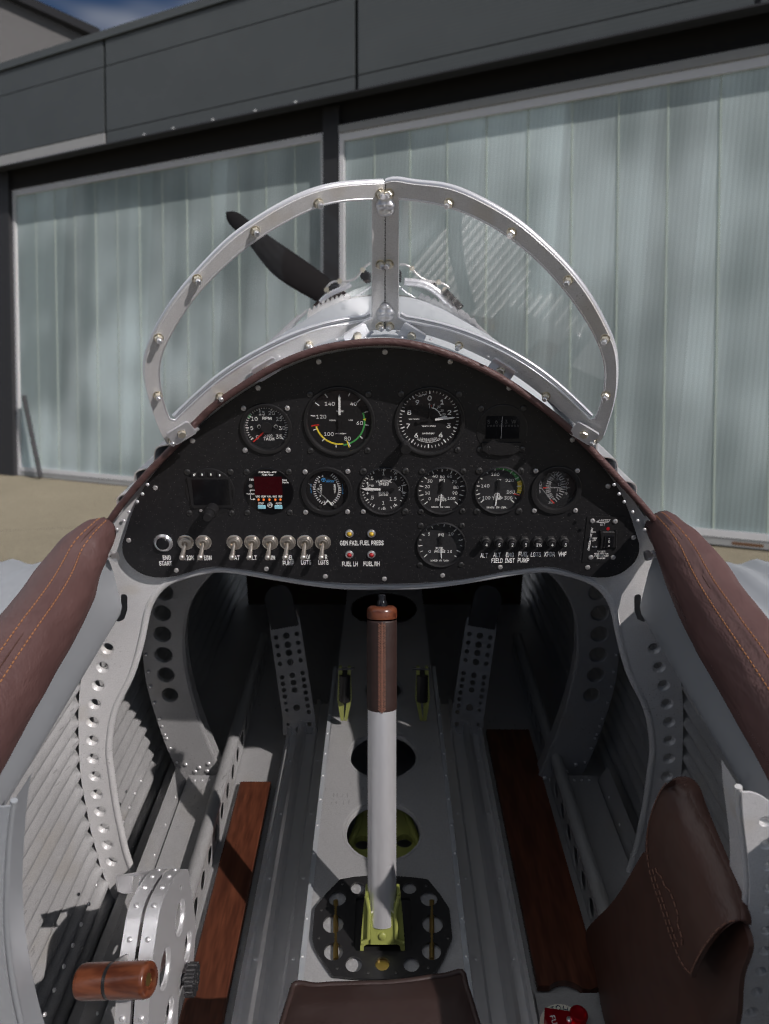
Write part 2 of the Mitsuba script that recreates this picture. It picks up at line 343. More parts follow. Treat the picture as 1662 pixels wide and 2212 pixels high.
# ------------------------------------------------------------------ the aeroplane: fuselage
A0 = .81
ap = thing('aeroplane', 'silver corrugated metal aeroplane whose open cockpit we look into', 'aeroplane')
outer_px = [(226, 1150), (222, 1220), (212, 1300), (196, 1390), (176, 1465), (170, 1525), (170, 1600), (173, 1662), (178, 1702), (187, 1748), (196, 1795), (208, 1838), (220, 1882), (238, 1925), (252, 1964), (272, 1997)]
inner_px = [(300, 1965), (284, 1880), (272, 1846), (261, 1799), (248, 1734), (238, 1662), (234, 1629), (236, 1590), (243, 1549), (255, 1515), (277, 1472), (298, 1410), (310, 1357), (320, 1313), (332, 1289), (350, 1268), (385, 1249), (420, 1239), (464, 1231), (505, 1233), (550, 1240), (665, 1259), (829, 1267)]
lip_px = [(225, 1145), (253, 1103), (290, 1056), (327, 1014), (381, 959), (459, 880), (517, 838), (571, 804), (639, 771), (707, 750), (775, 740), (830, 737), (866, 739), (934, 753), (1002, 777), (1070, 809), (1138, 853), (1206, 905), (1257, 951), (1309, 1004), (1361, 1061), (1413, 1123), (1424, 1140)]
panel_arc = [(270, 1160), (280, 1128), (298, 1080), (327, 1030), (370, 980), (425, 925), (490, 872), (560, 826), (640, 786), (720, 762), (829, 752)]
def smooth2(p, n=80): return [tuple(q) for q in smooth_path(p, n)]
Mp = FM([0, A0, 0])
hitp = lambda x, y: onA(x, y, A0)
# panel outline
pan_low = [(829, 1259), (745, 1257), (665, 1251), (600, 1241), (550, 1231), (501, 1224.5), (464, 1222), (431, 1227), (402, 1236), (372, 1243.5), (340, 1245), (310, 1238), (287, 1223), (271, 1203), (266, 1183), (270, 1160)]
left = smooth2(pan_low, 90) + smooth2(panel_arc, 80)[1:]
out_px = left + mir(left, 823.0)[::-1][1:-1]
fix = lambda pts: [(x + (829 - 823) * max(0, 1 - abs(x - 826) / 400), y) for x, y in pts]
panel_poly = inplane(out_px, hitp, Mp)
# near former: the sheet frame that carries the panel
fo = smooth2(outer_px, 70)
fi = smooth2(inner_px, 120)
top = [(829, 742), (720, 752), (640, 776), (560, 815), (490, 860), (425, 912), (368, 967), (320, 1022), (285, 1070), (250, 1120)]
halfL = top[1:] + fo + fi
former_px = [top[0]] + halfL + mir(halfL, 823.0)[::-1][1:]
Mf = FM([0, A0 + .006, 0]); hitf = lambda x, y: onA(x, y, A0 + .006)
former_poly = inplane(former_px, hitf, Mf)
hole_px = [(232, 1401), (221.5, 1441.5), (212, 1481), (204.5, 1521), (200, 1560), (199.6, 1600), (201, 1639), (205, 1677), (209, 1716), (216, 1753.5), (223.6, 1790), (232, 1826), (241.5, 1862)]
hole_px = hole_px + mir(hole_px, 823.0)
fl = []
cut = []
for h in hole_px:
    c = (np.linalg.inv(Mf) @ np.append(hitf(*h), 1))[:2]
    cut.append(Point(c).buffer(.0098, 16))
    fl.append(at(lathe([(.0100, .0004), (.0086, .0002), (.0070, -.0016), (.0058, -.0042), (.0056, -.0060), (.0062, -.0060), (.0075, -.0022), (.0100, -.0012)], 24), c[0], c[1]))
slots = []
for s in (-1, 1):
    p = [(268, 1290), (268, 1316), (262, 1334), (254, 1338)]
    q = p if s < 0 else mir(p, 823.0)
    slots.append(LineString([(np.linalg.inv(Mf) @ np.append(hitf(*k), 1))[:2] for k in q]).buffer(.0042))
former_poly = former_poly.difference(unary_union(cut + slots))
m = ext(former_poly, .0016, -.0016)
m = cat([m] + fl)
part(ap, 'former', moved(m, Mf), 'silver_paint', smooth=35, label='silver frame with dimpled holes round the instrument panel')
# rolled edges of the near former
e = [hitf(*p) - [0, .0015, 0] for p in fi] + [hitf(*p) - [0, .0015, 0] for p in mir(fi, 823.0)[::-1][1:]]
part(ap, 'former_flange', tube(np.array(e) + [0, .004, 0], .0048, 10), 'silver_paint', smooth=50)
# corrugated side skins
sec = np.array([onA(x, y, A0)[[0, 2]] for x, y in outer_px])
sec[:, 0] -= .0132
sec = np.vstack([[[-.352, -.440]], [[-.366, -.470]], sec[4:], [[-.33, -.99], [-.25, -1.03], [-.12, -1.05]]])
def corrugated(section, pitch, amp, a_list, k=9, taper=lambda a: 1.0, phase=0.0, cusp=False):
    s = smooth_path(section, 400); L = np.concatenate([[0], np.cumsum(np.linalg.norm(np.diff(s, axis=0), axis=1))])
    n = int(L[-1] / pitch * k); t = np.linspace(0, L[-1], n)
    p = np.stack([np.interp(t, L, s[:, i]) for i in (0, 1)], 1)
    d = np.gradient(p, axis=0); d /= np.linalg.norm(d, axis=1, keepdims=True); nn = np.stack([-d[:, 1], d[:, 0]], 1)
    w_ = np.cos(2 * np.pi * t / pitch + phase) if not cusp else 2 * np.abs(np.cos(np.pi * t / pitch)) ** .8 - 1
    p = p + nn * (amp * w_)[:, None]
    return np.array([[[q[0] * taper(a), a, q[1] * (1 + (taper(a) - 1) * .6)] for q in p] for a in a_list])
al = [-.30, .0, .3, .5, .7, .81, .95, 1.1, 1.3, 1.6, 2.0]
tp = lambda a: 1 - .10 * max(0, a - .95) ** 1.2
for s, nm in ((1, 'left'), (-1, 'right')):
    P = corrugated(sec, .0300, .0118, al, 18, tp, cusp=True)
    P[..., 0] *= s
    if s < 0: P[..., 0] -= .009; P = P[:, ::-1]
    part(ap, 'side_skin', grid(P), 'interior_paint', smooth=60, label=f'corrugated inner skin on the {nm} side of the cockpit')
# second former with round holes
Mg = FM([0, 1.04, 0]); hitg = lambda x, y: onA(x, y, 1.04)
g_out = [(520, 1130), (430, 1150), (370, 1190), (330, 1240), (309, 1310), (306, 1360), (308, 1404), (315, 1468), (336, 1546), (361, 1616), (403, 1698)]
g_in = [(486, 1700), (456, 1630), (426, 1552), (406, 1482), (396, 1426), (395, 1364), (406, 1308), (434, 1261), (468, 1228), (540, 1185)]
g_holes = [(355, 1280, 17.5), (350, 1324.6, 17.5), (350.6, 1370, 17.5), (353.4, 1414.8, 17.5), (358.4, 1458, 17), (367.4, 1501.7, 16.5)]
def side_frame(par, nm, out_, in_, holes, M, hit, dimple, bs, c=None, th=.0015, edge=.004, label=None):
    f = (lambda p: p) if c is None else (lambda p: mir(p, c))
    o, i = f(smooth2(out_, 60)), f(smooth2(in_, 60))
    poly = inplane(o + i, hit, M); Mi = np.linalg.inv(M); ex = []; cuts = []
    for x, y, r in holes:
        if c is not None: x = 2 * c - x
        q = (Mi @ np.append(hit(x, y), 1))[:2]; rr = np.linalg.norm((Mi @ np.append(hit(x + r, y), 1))[:2] - q)
        cuts.append(Point(q).buffer(rr * (1 + dimple), 20))
        ex.append(at(lathe([(rr * (1 + dimple) + .0003, .0004), (rr * (1 + dimple * .5), -.0005), (rr, -.004), (rr * .99, -.006), (rr + .0008, -.006), (rr * (1 + dimple) + .0003, -.0012)], 28), *q))
    poly = poly.difference(unary_union(cuts)) if cuts else poly
    m = cat([ext(poly, th, -th)] + ex)
    k = part(par, nm, moved(m, M), bs, smooth=35, label=label)
    if edge:
        part(par, nm + '_flange', tube(np.array([hit(*p) for p in i]) + [0, .006, 0], edge, 8), bs, smooth=50)
        e_ = np.array([hit(*p) for p in i]); part(par, nm + '_web', grid([e_ + [0, .004, 0], e_ + [0, .035, 0]]), bs, smooth=50)
    return k
for s, cc in ((1, None), (-1, 823.0)):
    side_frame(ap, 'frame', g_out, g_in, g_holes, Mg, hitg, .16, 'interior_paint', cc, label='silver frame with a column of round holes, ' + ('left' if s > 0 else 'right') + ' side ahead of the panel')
    # skin flange strip with rivets along the frame's outer edge
M3 = FM([0, 1.5, 0]); hit3 = lambda x, y: onA(x, y, 1.5)
k_out = [(420, 1180), (408, 1240), (409, 1300), (414, 1356), (428, 1426), (451, 1482), (455, 1497)]
k_in = [(490, 1499), (490, 1482), (465, 1426), (445, 1370), (434, 1272), (440, 1180)]
k_holes = [(419.5, 1324, 6.5), (424, 1350, 6.5), (431, 1375, 6.5), (437.7, 1399.5, 6.5), (445.8, 1424.7, 6.5), (454.5, 1448.5, 6.5), (465.4, 1471.5, 6.5)]
for cc in (None, 823.0):
    side_frame(ap, 'far_frame', k_out, k_in, k_holes, M3, hit3, .25, 'interior_paint', cc, edge=.003)
# aft former (beside the seat), left sliver and right strip with holes
M0 = FM([0, .42, 0]); hit0 = lambda x, y: onA(x, y, .42)
r_in = [(1604, 1712), (1611, 1806), (1620, 1896), (1618, 1968), (1607, 2058), (1595, 2130), (1571, 2216), (1540, 2330)]
r_out = [(1620, 2330), (1680, 2200), (1706, 2100), (1722, 1990), (1720, 1880), (1700, 1790), (1660, 1730), (1622, 1712)]
r_h = [(1654, 1774), (1657, 1824), (1662, 1871), (1662, 1918), (1660, 1964), (1657, 2011), (1653, 2054), (1645, 2099), (1637, 2143), (1626, 2186)]
side_frame(ap, 'seat_former', r_out, r_in, [(x, y, 9.5) for x, y in r_h], M0, hit0, .45, 'silver_paint', None, edge=.0028, label='silver frame strip with holes at the right edge')
l_in = [(22, 1742), (12, 1820), (7, 1900), (5, 1990), (14, 2100), (36, 2216), (70, 2330)]
l_out = [(0, 2330), (-60, 2200), (-90, 2060), (-95, 1940), (-80, 1820), (-20, 1745)]
side_frame(ap, 'seat_former', l_out, l_in, [], M0, hit0, .45, 'grey_paint', None, edge=.0028, label='grey frame strip at the left edge')
# sills
for s in (1, -1):
    prof = np.array([(-.352, -.35), (-.338, -.36), (-.331, -.395), (-.328, -.43), (-.3265, -.443), (-.330, -.455), (-.337, -.463), (-.350, -.468)])
    prof[:, 0] *= s
    if s < 0: prof[:, 0] -= .009
    P = np.array([[[x, a, u - .055 * (A0 - a) * (.0 + 1.0)] for x, u in prof] for a in np.linspace(.799, .10, 12)])
    if s < 0: P = P[:, ::-1]
    part(ap, 'sill', shell(P, [-.0015 * s, 0, 0]), 'grey_paint', smooth=50, label='grey sill strip along the ' + ('left' if s > 0 else 'right') + ' cockpit edge')
# coaming bead (brown leather) and the inner rim that joins it to the former
lp = smooth_path(lip_px, 120)
def lip_a(px): d = abs(px - 826) / 600; return .775 + .027 * d ** 2
lip3 = np.array([onA(x, y, lip_a(x)) for x, y in lp])
cm = thing('coaming_trim', 'brown leather piping arching over the black instrument panel', 'trim')
part(cm, 'piping', tube(lip3 + [0, -.003, .0], .0040, 14), 'leather', smooth=60)
back3 = np.array([[p[0], A0 + .004, p[2]] for p in lip3 * 1.0])
for i, p in enumerate(back3): back3[i] = [p[0] * 1.0, A0 + .004, p[2] - .001]
part(ap, 'coaming_rim', grid([lip3 + [0, .001, -.002], back3]), 'grey_paint', smooth=60)
# upper deck, from the piping forward to the nose
s1_px = [(318, 1010), (352, 972), (400, 918), (470, 861), (560, 801), (650, 753), (740, 720), (830, 706), (930, 720), (1020, 752), (1110, 801), (1195, 862), (1255, 920), (1295, 972), (1325, 1010)]
s2_px = [(420, 930), (470, 868), (520, 800), (581, 741), (650, 700), (740, 668), (830, 659), (910, 668), (990, 693), (1049, 719), (1110, 770), (1165, 860), (1200, 930)]
s3_px = [(650, 760), (690, 690), (735, 652), (758, 642), (795, 637), (830, 636), (866, 637), (903, 644), (925, 655), (970, 700), (1010, 760)]
def rs(p, a, n=60): return np.array([onA(x, y, a) for x, y in smooth_path(p, n)])
front = rs(s3_px, 1.75)
nose = front.copy(); nose[:, 1] = 2.0; nose[:, 0] = (nose[:, 0]) * .92; nose[:, 2] = nose[:, 2] - .05
lip60 = np.array([lip3[int(i)] for i in np.linspace(22, 97, 60)])
part(ap, 'deck', grid([lip60 + [0, .0, .0015], rs(s1_px, .83) - [0, 0, .009], rs(s2_px, 1.2)]), 'deck_paint', smooth=60, label='smooth silver deck ahead of the windscreen')
part(ap, 'nose_cowl', grid([rs(s2_px, 1.2), .5 * (rs(s2_px, 1.2) + front) + [0, 0, .004], front, nose]), 'deck_paint', smooth=60)
for s, k_ in ((1, 0), (-1, -1)):
    e_ = [lip3[3 if s > 0 else -4], rs(s1_px, .83)[k_] - [0, 0, .009], rs(s2_px, 1.2)[k_], front[k_], nose[k_] - [0, -.02, 0]]
    lo_ = [np.array([-s * .352 * tp(max(.81, p[1])), p[1], -.45]) for p in e_]
    part(ap, 'side_deck', grid(np.array([e_, [(.5 * (p + q) + [-s * .02, 0, .03]) for p, q in zip(e_, lo_)], lo_])), 'grey_paint', smooth=60)
# serrated edges of the corrugated cowl sheet
for pts in ([(0, 510), (100, 465), (200, 410), (270, 385), (340, 360), (420, 350)], [(1090, 355), (1180, 375), (1240, 400), (1310, 420), (1370, 460), (1430, 485), (1500, 520), (1550, 545), (1610, 590), (1660, 620)]):
    q = [ZN(x, y) for x, y in pts]; q = smooth_path([onA(x, y, 1.25 + .45 * min(1, max(0, 1 - abs(abs(x - 829) - 75) / 150))) for x, y in q], 121)
    w = np.abs(np.sin(np.arange(121) / 121 * np.pi * 9))
    P = np.array([q + [0, 0, .002] + np.outer(w, [0, 0, .008]), q - [0, .01, .012]])
    part(ap, 'cowl_edge', grid(P), 'steel', smooth=False)
# outer corrugated skin beside the coaming
for s, cc in ((1, 823.0), (-1, None)):
    op = [(236, 1160), (262, 1108), (300, 1053), (345, 1000), (392, 948), (440, 905)]
    op = [(x - 17, y - 11) for x, y in op]
    if s < 0: op = mir(op, 823.0)
    se = np.array([onA(x, y, .79)[[0, 2]] for x, y in op])
    P = corrugated(se, .040, .0050, [.802, .9, 1.2, 1.6], 14, lambda a: 1 - .25 * (a - .765))
    part(ap, 'outer_skin', shell(P, [0.0012 * s, 0, -.0012]), 'alloy_satin', smooth=60, label='wavy edge of the outer corrugated skin, ' + ('left' if s > 0 else 'right'))
# wings
for s in (-1, 1):
    xs = np.linspace(.455, 4.6, 260); aa = [.1, .6, 1.0, 1.3, 1.5, 1.6, 1.64]
    uu = [-.84, -.80, -.775, -.77, -.785, -.81, -.84]
    P = np.array([[[s * x, a, u + .006 * math.cos(2 * math.pi * x / .075) + .09 * (x - .4)] for x in xs] for a, u in zip(aa, uu)])
    if s > 0: P = P[:, ::-1]
    part(ap, 'wing', grid(P), 'grey_paint', smooth=60, label=('left' if s < 0 else 'right') + ' wing with corrugated grey skin')
rbp = Polygon([(-.38, -1.0), (.38, -1.0), (.405, -.6), (.35, -.42), (.25, -.36), (-.25, -.36), (-.35, -.42), (-.405, -.6)])
part(ap, 'rear_bulkhead', moved(ext(rbp, .004), FM([0, -.28, 0])), 'grey_paint', smooth=30)
part(ap, 'backrest', bevel_box(-.25, .25, -.27, -.19, -.74, -.40, .03), 'leather_dark', smooth=False)
rivet = mikit.ply(lathe([(.0026, -.0003), (.0025, .0006), (.0016, .0013), (0, .0016)], 12), 'alloy_satin', smooth=60)
rivet_s = mikit.ply(lathe([(.0019, -.0003), (.0018, .0005), (.0011, .001), (0, .0012)], 10), 'alloy_satin', smooth=60)
# floor, tunnel, boards
FLU = -.94
fp = [bx(-.40, -.085, .25, 1.75, FLU - .004, FLU), bx(.085, .40, .25, 1.75, FLU - .004, FLU)]
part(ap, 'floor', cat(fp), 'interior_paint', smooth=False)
TU = -.80
tun = Polygon([(-.098, .2), (.098, .2), (.086, 1.62), (-.086, 1.62)])
for a, r in ((.793, .0535), (.950, .0545), (1.13, .035), (1.43, .074)): tun = tun.difference(Point(-.002, a).buffer(r, 24))
tmesh = ext(tun, .0015, TU - .0015)
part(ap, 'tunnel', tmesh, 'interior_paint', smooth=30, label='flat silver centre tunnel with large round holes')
for a, r in ((.793, .0535), (.950, .0545), (1.13, .035)):
    part(ap, 'hole_rim', at(lathe([(r + .004, .0004), (r + .001, -.0004), (r - .001, -.004), (r - .002, -.008), (r - .0005, -.008)], 48), -.002, a, TU), 'interior_paint', smooth=60)
for s in (-1, 1):
    part(ap, 'tunnel_side', hull_pts([[s * .098, .2, TU - .002], [s * .086, 1.62, TU - .002], [s * .098, .2, FLU], [s * .086, 1.62, FLU], [s * .096, .2, FLU], [s * .096, .2, TU - .002], [s * .084, 1.62, FLU]]), 'interior_paint', smooth=False)
part(ap, 'belly', bx(-.2, .2, .2, 1.75, -1.0, -.99), 'grey_paint', smooth=False)
part(ap, 'firewall', bx(-.36, .36, 1.70, 1.71, -1.0, -.42), 'firewall_brown', smooth=False)
# floor rails (ribbed extrusions) either side of the tunnel
for s in (-1, 1):
    x0 = .108
    prof = [(0, 0), (0, .012), (.006, .012), (.008, .003), (.022, .003), (.024, .010), (.030, .010), (.032, .002), (.044, .002), (.046, .016), (.052, .018), (.058, .016), (.060, .002), (.072, .002), (.074, .010), (.080, .010), (.082, 0)]
    pl = Polygon(prof)
    m = ext(pl, 1.0); v = m.vertices.copy()
    m.vertices = np.stack([s * (x0 + v[:, 0]), .25 + v[:, 2], FLU + .012 + v[:, 1] * 1.6], 1)
    if s < 0: m.invert()
    part(ap, 'floor_rail', m, 'alloy_satin', smooth=25, label='ribbed silver floor rail ' + ('left' if s < 0 else 'right') + ' of the tunnel')
    for i in range(5):
        for dx in (.015, .066): copy(ap, 'rivet', rivet, axisM([s * (x0 + dx), .56 + .13 * i, FLU + .0165], [0, 0, 1]))
    # scalloped strip with small rivets on the tunnel edge
    xs = np.linspace(.4, 1.2, 120)
    P = np.array([[[s * (.092 + .0), a, TU + .0012] for a in xs], [[s * .0985, a, TU + .0012] for a in xs]])
    part(ap, 'tunnel_edge', grid(P), 'grey_paint', smooth=False)
    for i in range(12): copy(ap, 'rivet', rivet_s, axisM([s * .096, .5 + .05 * i, TU + .0015], [0, 0, 1]))
# stringer with holes beside each board
for s in (-1, 1):
    xw = -.270 if s < 0 else .296
    web = sbox(.5, -.935, 1.45, -.888)
    for i in range(20): web = web.difference(Point(.53 + .046 * i, -.912).buffer(.0135, 12))
    m = ext(web, .0015); v = m.vertices.copy(); m.vertices = np.stack([xw + v[:, 2] * s, v[:, 0], v[:, 1]], 1)
    if s > 0: m.invert()
    part(ap, 'stringer_web', m, 'interior_paint', smooth=False)
    part(ap, 'stringer', tube([[xw + s * .008, .5, -.884], [xw + s * .008, 1.45, -.884]], .0105, 14), 'interior_paint', smooth=60)
    # low tray between stringer and skin
    t0_, t1_ = (xw + s * .012), (xw + s * .075)
    part(ap, 'side_tray', bx(min(t0_, t1_), max(t0_, t1_), .5, 1.02, -.92, -.905), 'interior_paint', smooth=False)
    part(ap, 'tray_lip', hull_pts([[t1_, .45, -.925], [t1_, 1.02, -.925], [t1_ + s * .012, .45, -.87], [t1_ + s * .012, 1.0, -.868], [t1_ + s * .0135, .45, -.87], [t1_ + s * .0015, 1.02, -.925]]), 'interior_paint', smooth=False)
    for i in range(7): copy(ap, 'rivet', rivet, axisM([t1_ + s * .006, .6 + .06 * i, -.898], [-s * .95, 0, .25]))
    for i in range(4): copy(ap, 'rivet', rivet, axisM([xw + s * (.022 + .013 * i), 1.008, -.9048], [0, 0, 1]))
wb = thing('floor_board', 'narrow reddish brown mahogany board on the left of the cockpit floor', 'board', None)
def board(x0, x1, a0_, a1_, b=.002): return bevel_box(x0, x1, a0_, a1_, -.938, -.926, b)
k = wb; scene[k] = mikit.ply(moved(board(-.2575, -.202, .3, 1.03), WM), 'mahogany', smooth=False)
rb = thing('floor_board', 'broad reddish brown mahogany board on the right of the cockpit floor, notched at its near end', 'board')
pb = Polygon([(.200, .655), (.215, .655)] + [(.235 + .030 * math.cos(t), .632 + .030 * math.sin(t)) for t in np.linspace(2.3, .7, 12)] + [(.268, .650), (.2835, .655), (.2835, 1.172), (.200, 1.172)]).buffer(-.002).buffer(.002)
scene[rb] = mikit.ply(moved(ext(pb, .011, -.937), WM), 'mahogany', smooth=False)
# rivets on the second frame's foot and skin
foot = [ZB(*p) for p in ((483, 1507), (557, 1562), (588, 1530), (650, 1557), (545, 1612), (632, 1611), (725, 1610), (660, 1500))]
foot_m = mir(foot, 823.0)
for x, y in foot + foot_m: copy(ap, 'rivet', mikit.ply(lathe([(.0042, -.0003), (.004, .001), (.0025, .0022), (0, .0026)], 14), 'interior_paint', smooth=60) if False else rivet, FM(onA(x, y, 1.0385)) @ np.diag([1.5, 1.5, 1.5, 1]))
sk = [(196, 905), (228, 1030), (265, 1155), (287, 1210), (308, 1275), (322, 1305), (350, 1380), (400, 1490), (180, 790), (160, 660)]
for x, y in [ZB(*p) for p in sk] + mir([ZB(*p) for p in sk], 823.0): copy(ap, 'rivet', rivet, FM(onA(x + (4 if x < 823 else -4), y, 1.0385)))
# rivets on the side skin ahead of and behind the near former
for pts, xx in (([(848, 70), (812, 145), (778, 230), (740, 318)], -.385), ([(580, 695), (533, 810), (487, 932), (437, 1057), (384, 1183), (326, 1325), (268, 1472)], -.380)):
    for p in pts: copy(ap, 'rivet', rivet, axisM(onX(*ZL(*p), xx), [1, -.2, .5]))
for x in range(7):
    for s in (-1, 1): copy(ap, 'rivet', rivet_s, FM(onA(829 + s * (40 + 62 * x), [741, 745, 758, 782, 815, 860, 912][x] - 12, .80 - .012), (1, 0, 0), (0, .97, .25)))
# rivets on the inner coaming flange
for i, (x, y) in enumerate([(331, 1053), (320, 1073), (309, 1090), (291, 1112), (280, 1131), (265, 1150)]):
    for q in ((x, y),) + tuple(mir([(x, y)], 823.0)): copy(ap, 'rivet', rivet, FM(onA(q[0] - (12 if q[0] < 823 else -12), q[1] - 6, .778)) @ np.diag([.8, .8, .8, 1]))
# dark seam lines between former and sills come from the real gap; small clevis fittings at the pad ends
for s in (-1, 1):
    c0 = (238, 1202) if s < 0 else (1411, 1200)
    p = onA(*c0, .785)
    part(ap, 'clevis', cat([moved(lathe([(0, -.008), (.003, -.008), (.003, .008), (0, .008)], 8), axisM(p, [1, .1, .2])), moved(lathe([(0, -.003), (.006, -.003), (.006, .003), (0, .003)], 6), axisM(p - [.006 * s, 0, 0], [1, .1, .2])), moved(bx(-.006, .006, -.002, .002, -.004, .004), axisM(p + [.004 * s, .0, .003], [1, 0, .5]))]), 'chrome', smooth=30)

# ------------------------------------------------------------------ armrest pads
pads = {}
for s in (-1, 1):
    pd = thing('armrest_pad', ('left' if s < 0 else 'right') + ' brown leather roll pad with two rows of orange stitching on the cockpit edge', 'pad')
    cpx = [(225, 1140), (205, 1160), (181, 1189), (158, 1228), (112, 1312), (52, 1402), (-40, 1540), (-160, 1740)]
    if s > 0: cpx = [(1421, 1124), (1440, 1147), (1466, 1180), (1492, 1222), (1540, 1308), (1600, 1402), (1692, 1540), (1812, 1740)]
    xs = [-.331, -.334, -.338, -.343, -.346, -.346, -.346, -.346]
    C = np.array([onX(p[0], p[1], x * -s) for p, x in zip(cpx, xs)])
    C = smooth_path(C, 90)
    L = np.concatenate([[0], np.cumsum(np.linalg.norm(np.diff(C, axis=0), axis=1))])
    R = np.interp(L, [0, .004, .02, .035, .06, .10, .2, 1], [.008, .0165, .0205, .0225, .0275, .033, .0365, .0375])
    t = np.gradient(C, axis=0); t /= np.linalg.norm(t, axis=1, keepdims=True)
    U = np.array([0, 0, 1.0]); sd = np.cross(t, U); sd /= np.linalg.norm(sd, axis=1, keepdims=True); uu = np.cross(sd, t)
    ns = 72; ang = np.arange(ns + 1) * 2 * math.pi / ns
    P = np.zeros((len(C), ns + 1, 3))
    seam = math.pi / 2 - .42 * s
    for i in range(len(C)):
        for j, a in enumerate(ang):
            dlt = (a - seam + math.pi) % (2 * math.pi) - math.pi
            w = C[i] + R[i] * (math.cos(a) * sd[i] + math.sin(a) * uu[i])
            wr = (meshkit.noise(np.array([w[0] * 90, w[1] * 25, w[2] * 60]), 3) - .5) * .0022 + (meshkit.noise(np.array([a * 1.5, L[i] * 60, 0.0]), 5) - .5) * .0030 * max(.15, 1 - L[i] / .1)
            rr = R[i] * (1.0 + .03 * abs(math.cos(a))) + wr - .0021 * math.exp(-(dlt / .032) ** 2) + .0009 * math.exp(-(abs(dlt) / .22) ** 4) - .0007 * math.exp(-((abs(dlt) - .20) / .03) ** 2)
            P[i, j] = C[i] + rr * (math.cos(a) * sd[i] + math.sin(a) * uu[i])
    part(pd, 'cover', cat([grid(P), tube(C[:2], [.0005, .008], ns)]), 'leather', smooth=60)
    st = []
    for off in (-.20, .20):
        a = seam + off
        l = .012
        while l < min(.62, L[-1] - .005):
            q = []
            for ll in (l, l + .0034):
                i = np.interp(ll, L, np.arange(len(L))); i0 = int(i); fr = i - i0; i1 = min(i0 + 1, len(L) - 1)
                jj = (a / (2 * math.pi) * ns) % ns; j0 = int(jj); fj = jj - j0
                pt = (1 - fr) * ((1 - fj) * P[i0, j0] + fj * P[i0, j0 + 1]) + fr * ((1 - fj) * P[i1, j0] + fj * P[i1, j0 + 1])
                cc_ = (1 - fr) * C[i0] + fr * C[i1]; d_ = pt - cc_; d_ /= np.linalg.norm(d_)
                q.append(pt + d_ * .0004)
            st.append(tube(q, .00065, 5)); l += .0056
    part(pd, 'stitching', cat(st), 'thread_orange', smooth=60, kind='stuff')
    sm = []
    for i in range(6, len(C)):
        sm.append(C[i] + (R[i] - .0012) * (math.cos(seam) * sd[i] + math.sin(seam) * uu[i]))
    part(pd, 'seam', tube(sm, .0008, 6), 'leather_dark', smooth=60)
    part(pd, 'rail', tube(C[6:] - [0, 0, .0], .012, 10), 'dark_steel', smooth=60)

# ------------------------------------------------------------------ instrument panel
ip = thing('instrument_panel', 'black speckled instrument panel crowded with round gauges and switches', 'instrument panel')
def P2(px, py):
    q = (np.linalg.inv(Mp) @ np.append(onA(px, py, A0 - .003), 1)); return q[0], q[1]
hole = []
S_black = S_silver = None
def screw_mesh(r, h):
    b = to_manifold(lathe([(0, -.001), (r, -.001), (r, h * .25), (r * .85, h * .7), (r * .45, h), (0, h)], 20))
    for q in (bx(-r * .62, r * .62, -r * .16, r * .16, h * .35, h * 2), bx(-r * .16, r * .16, -r * .62, r * .62, h * .35, h * 2)): b = b - to_manifold(q)
    return from_manifold(b)
scr_b = mikit.ply(screw_mesh(.0036, .0020), 'dark_steel', smooth=25)
scr_s = mikit.ply(screw_mesh(.0031, .0020), 'steel', smooth=25)
scr_p = mikit.ply(screw_mesh(.0031, .0017), 'steel', smooth=25)
def PM(x, y, h=.003, rot=0.0):
    M = Mp.copy(); M[:3, 3] = [x, A0 - h, y]
    c, s_ = math.cos(rot), math.sin(rot)
    return M @ np.array([[c, -s_, 0, 0], [s_, c, 0, 0], [0, 0, 1, 0], [0, 0, 0, 1]])

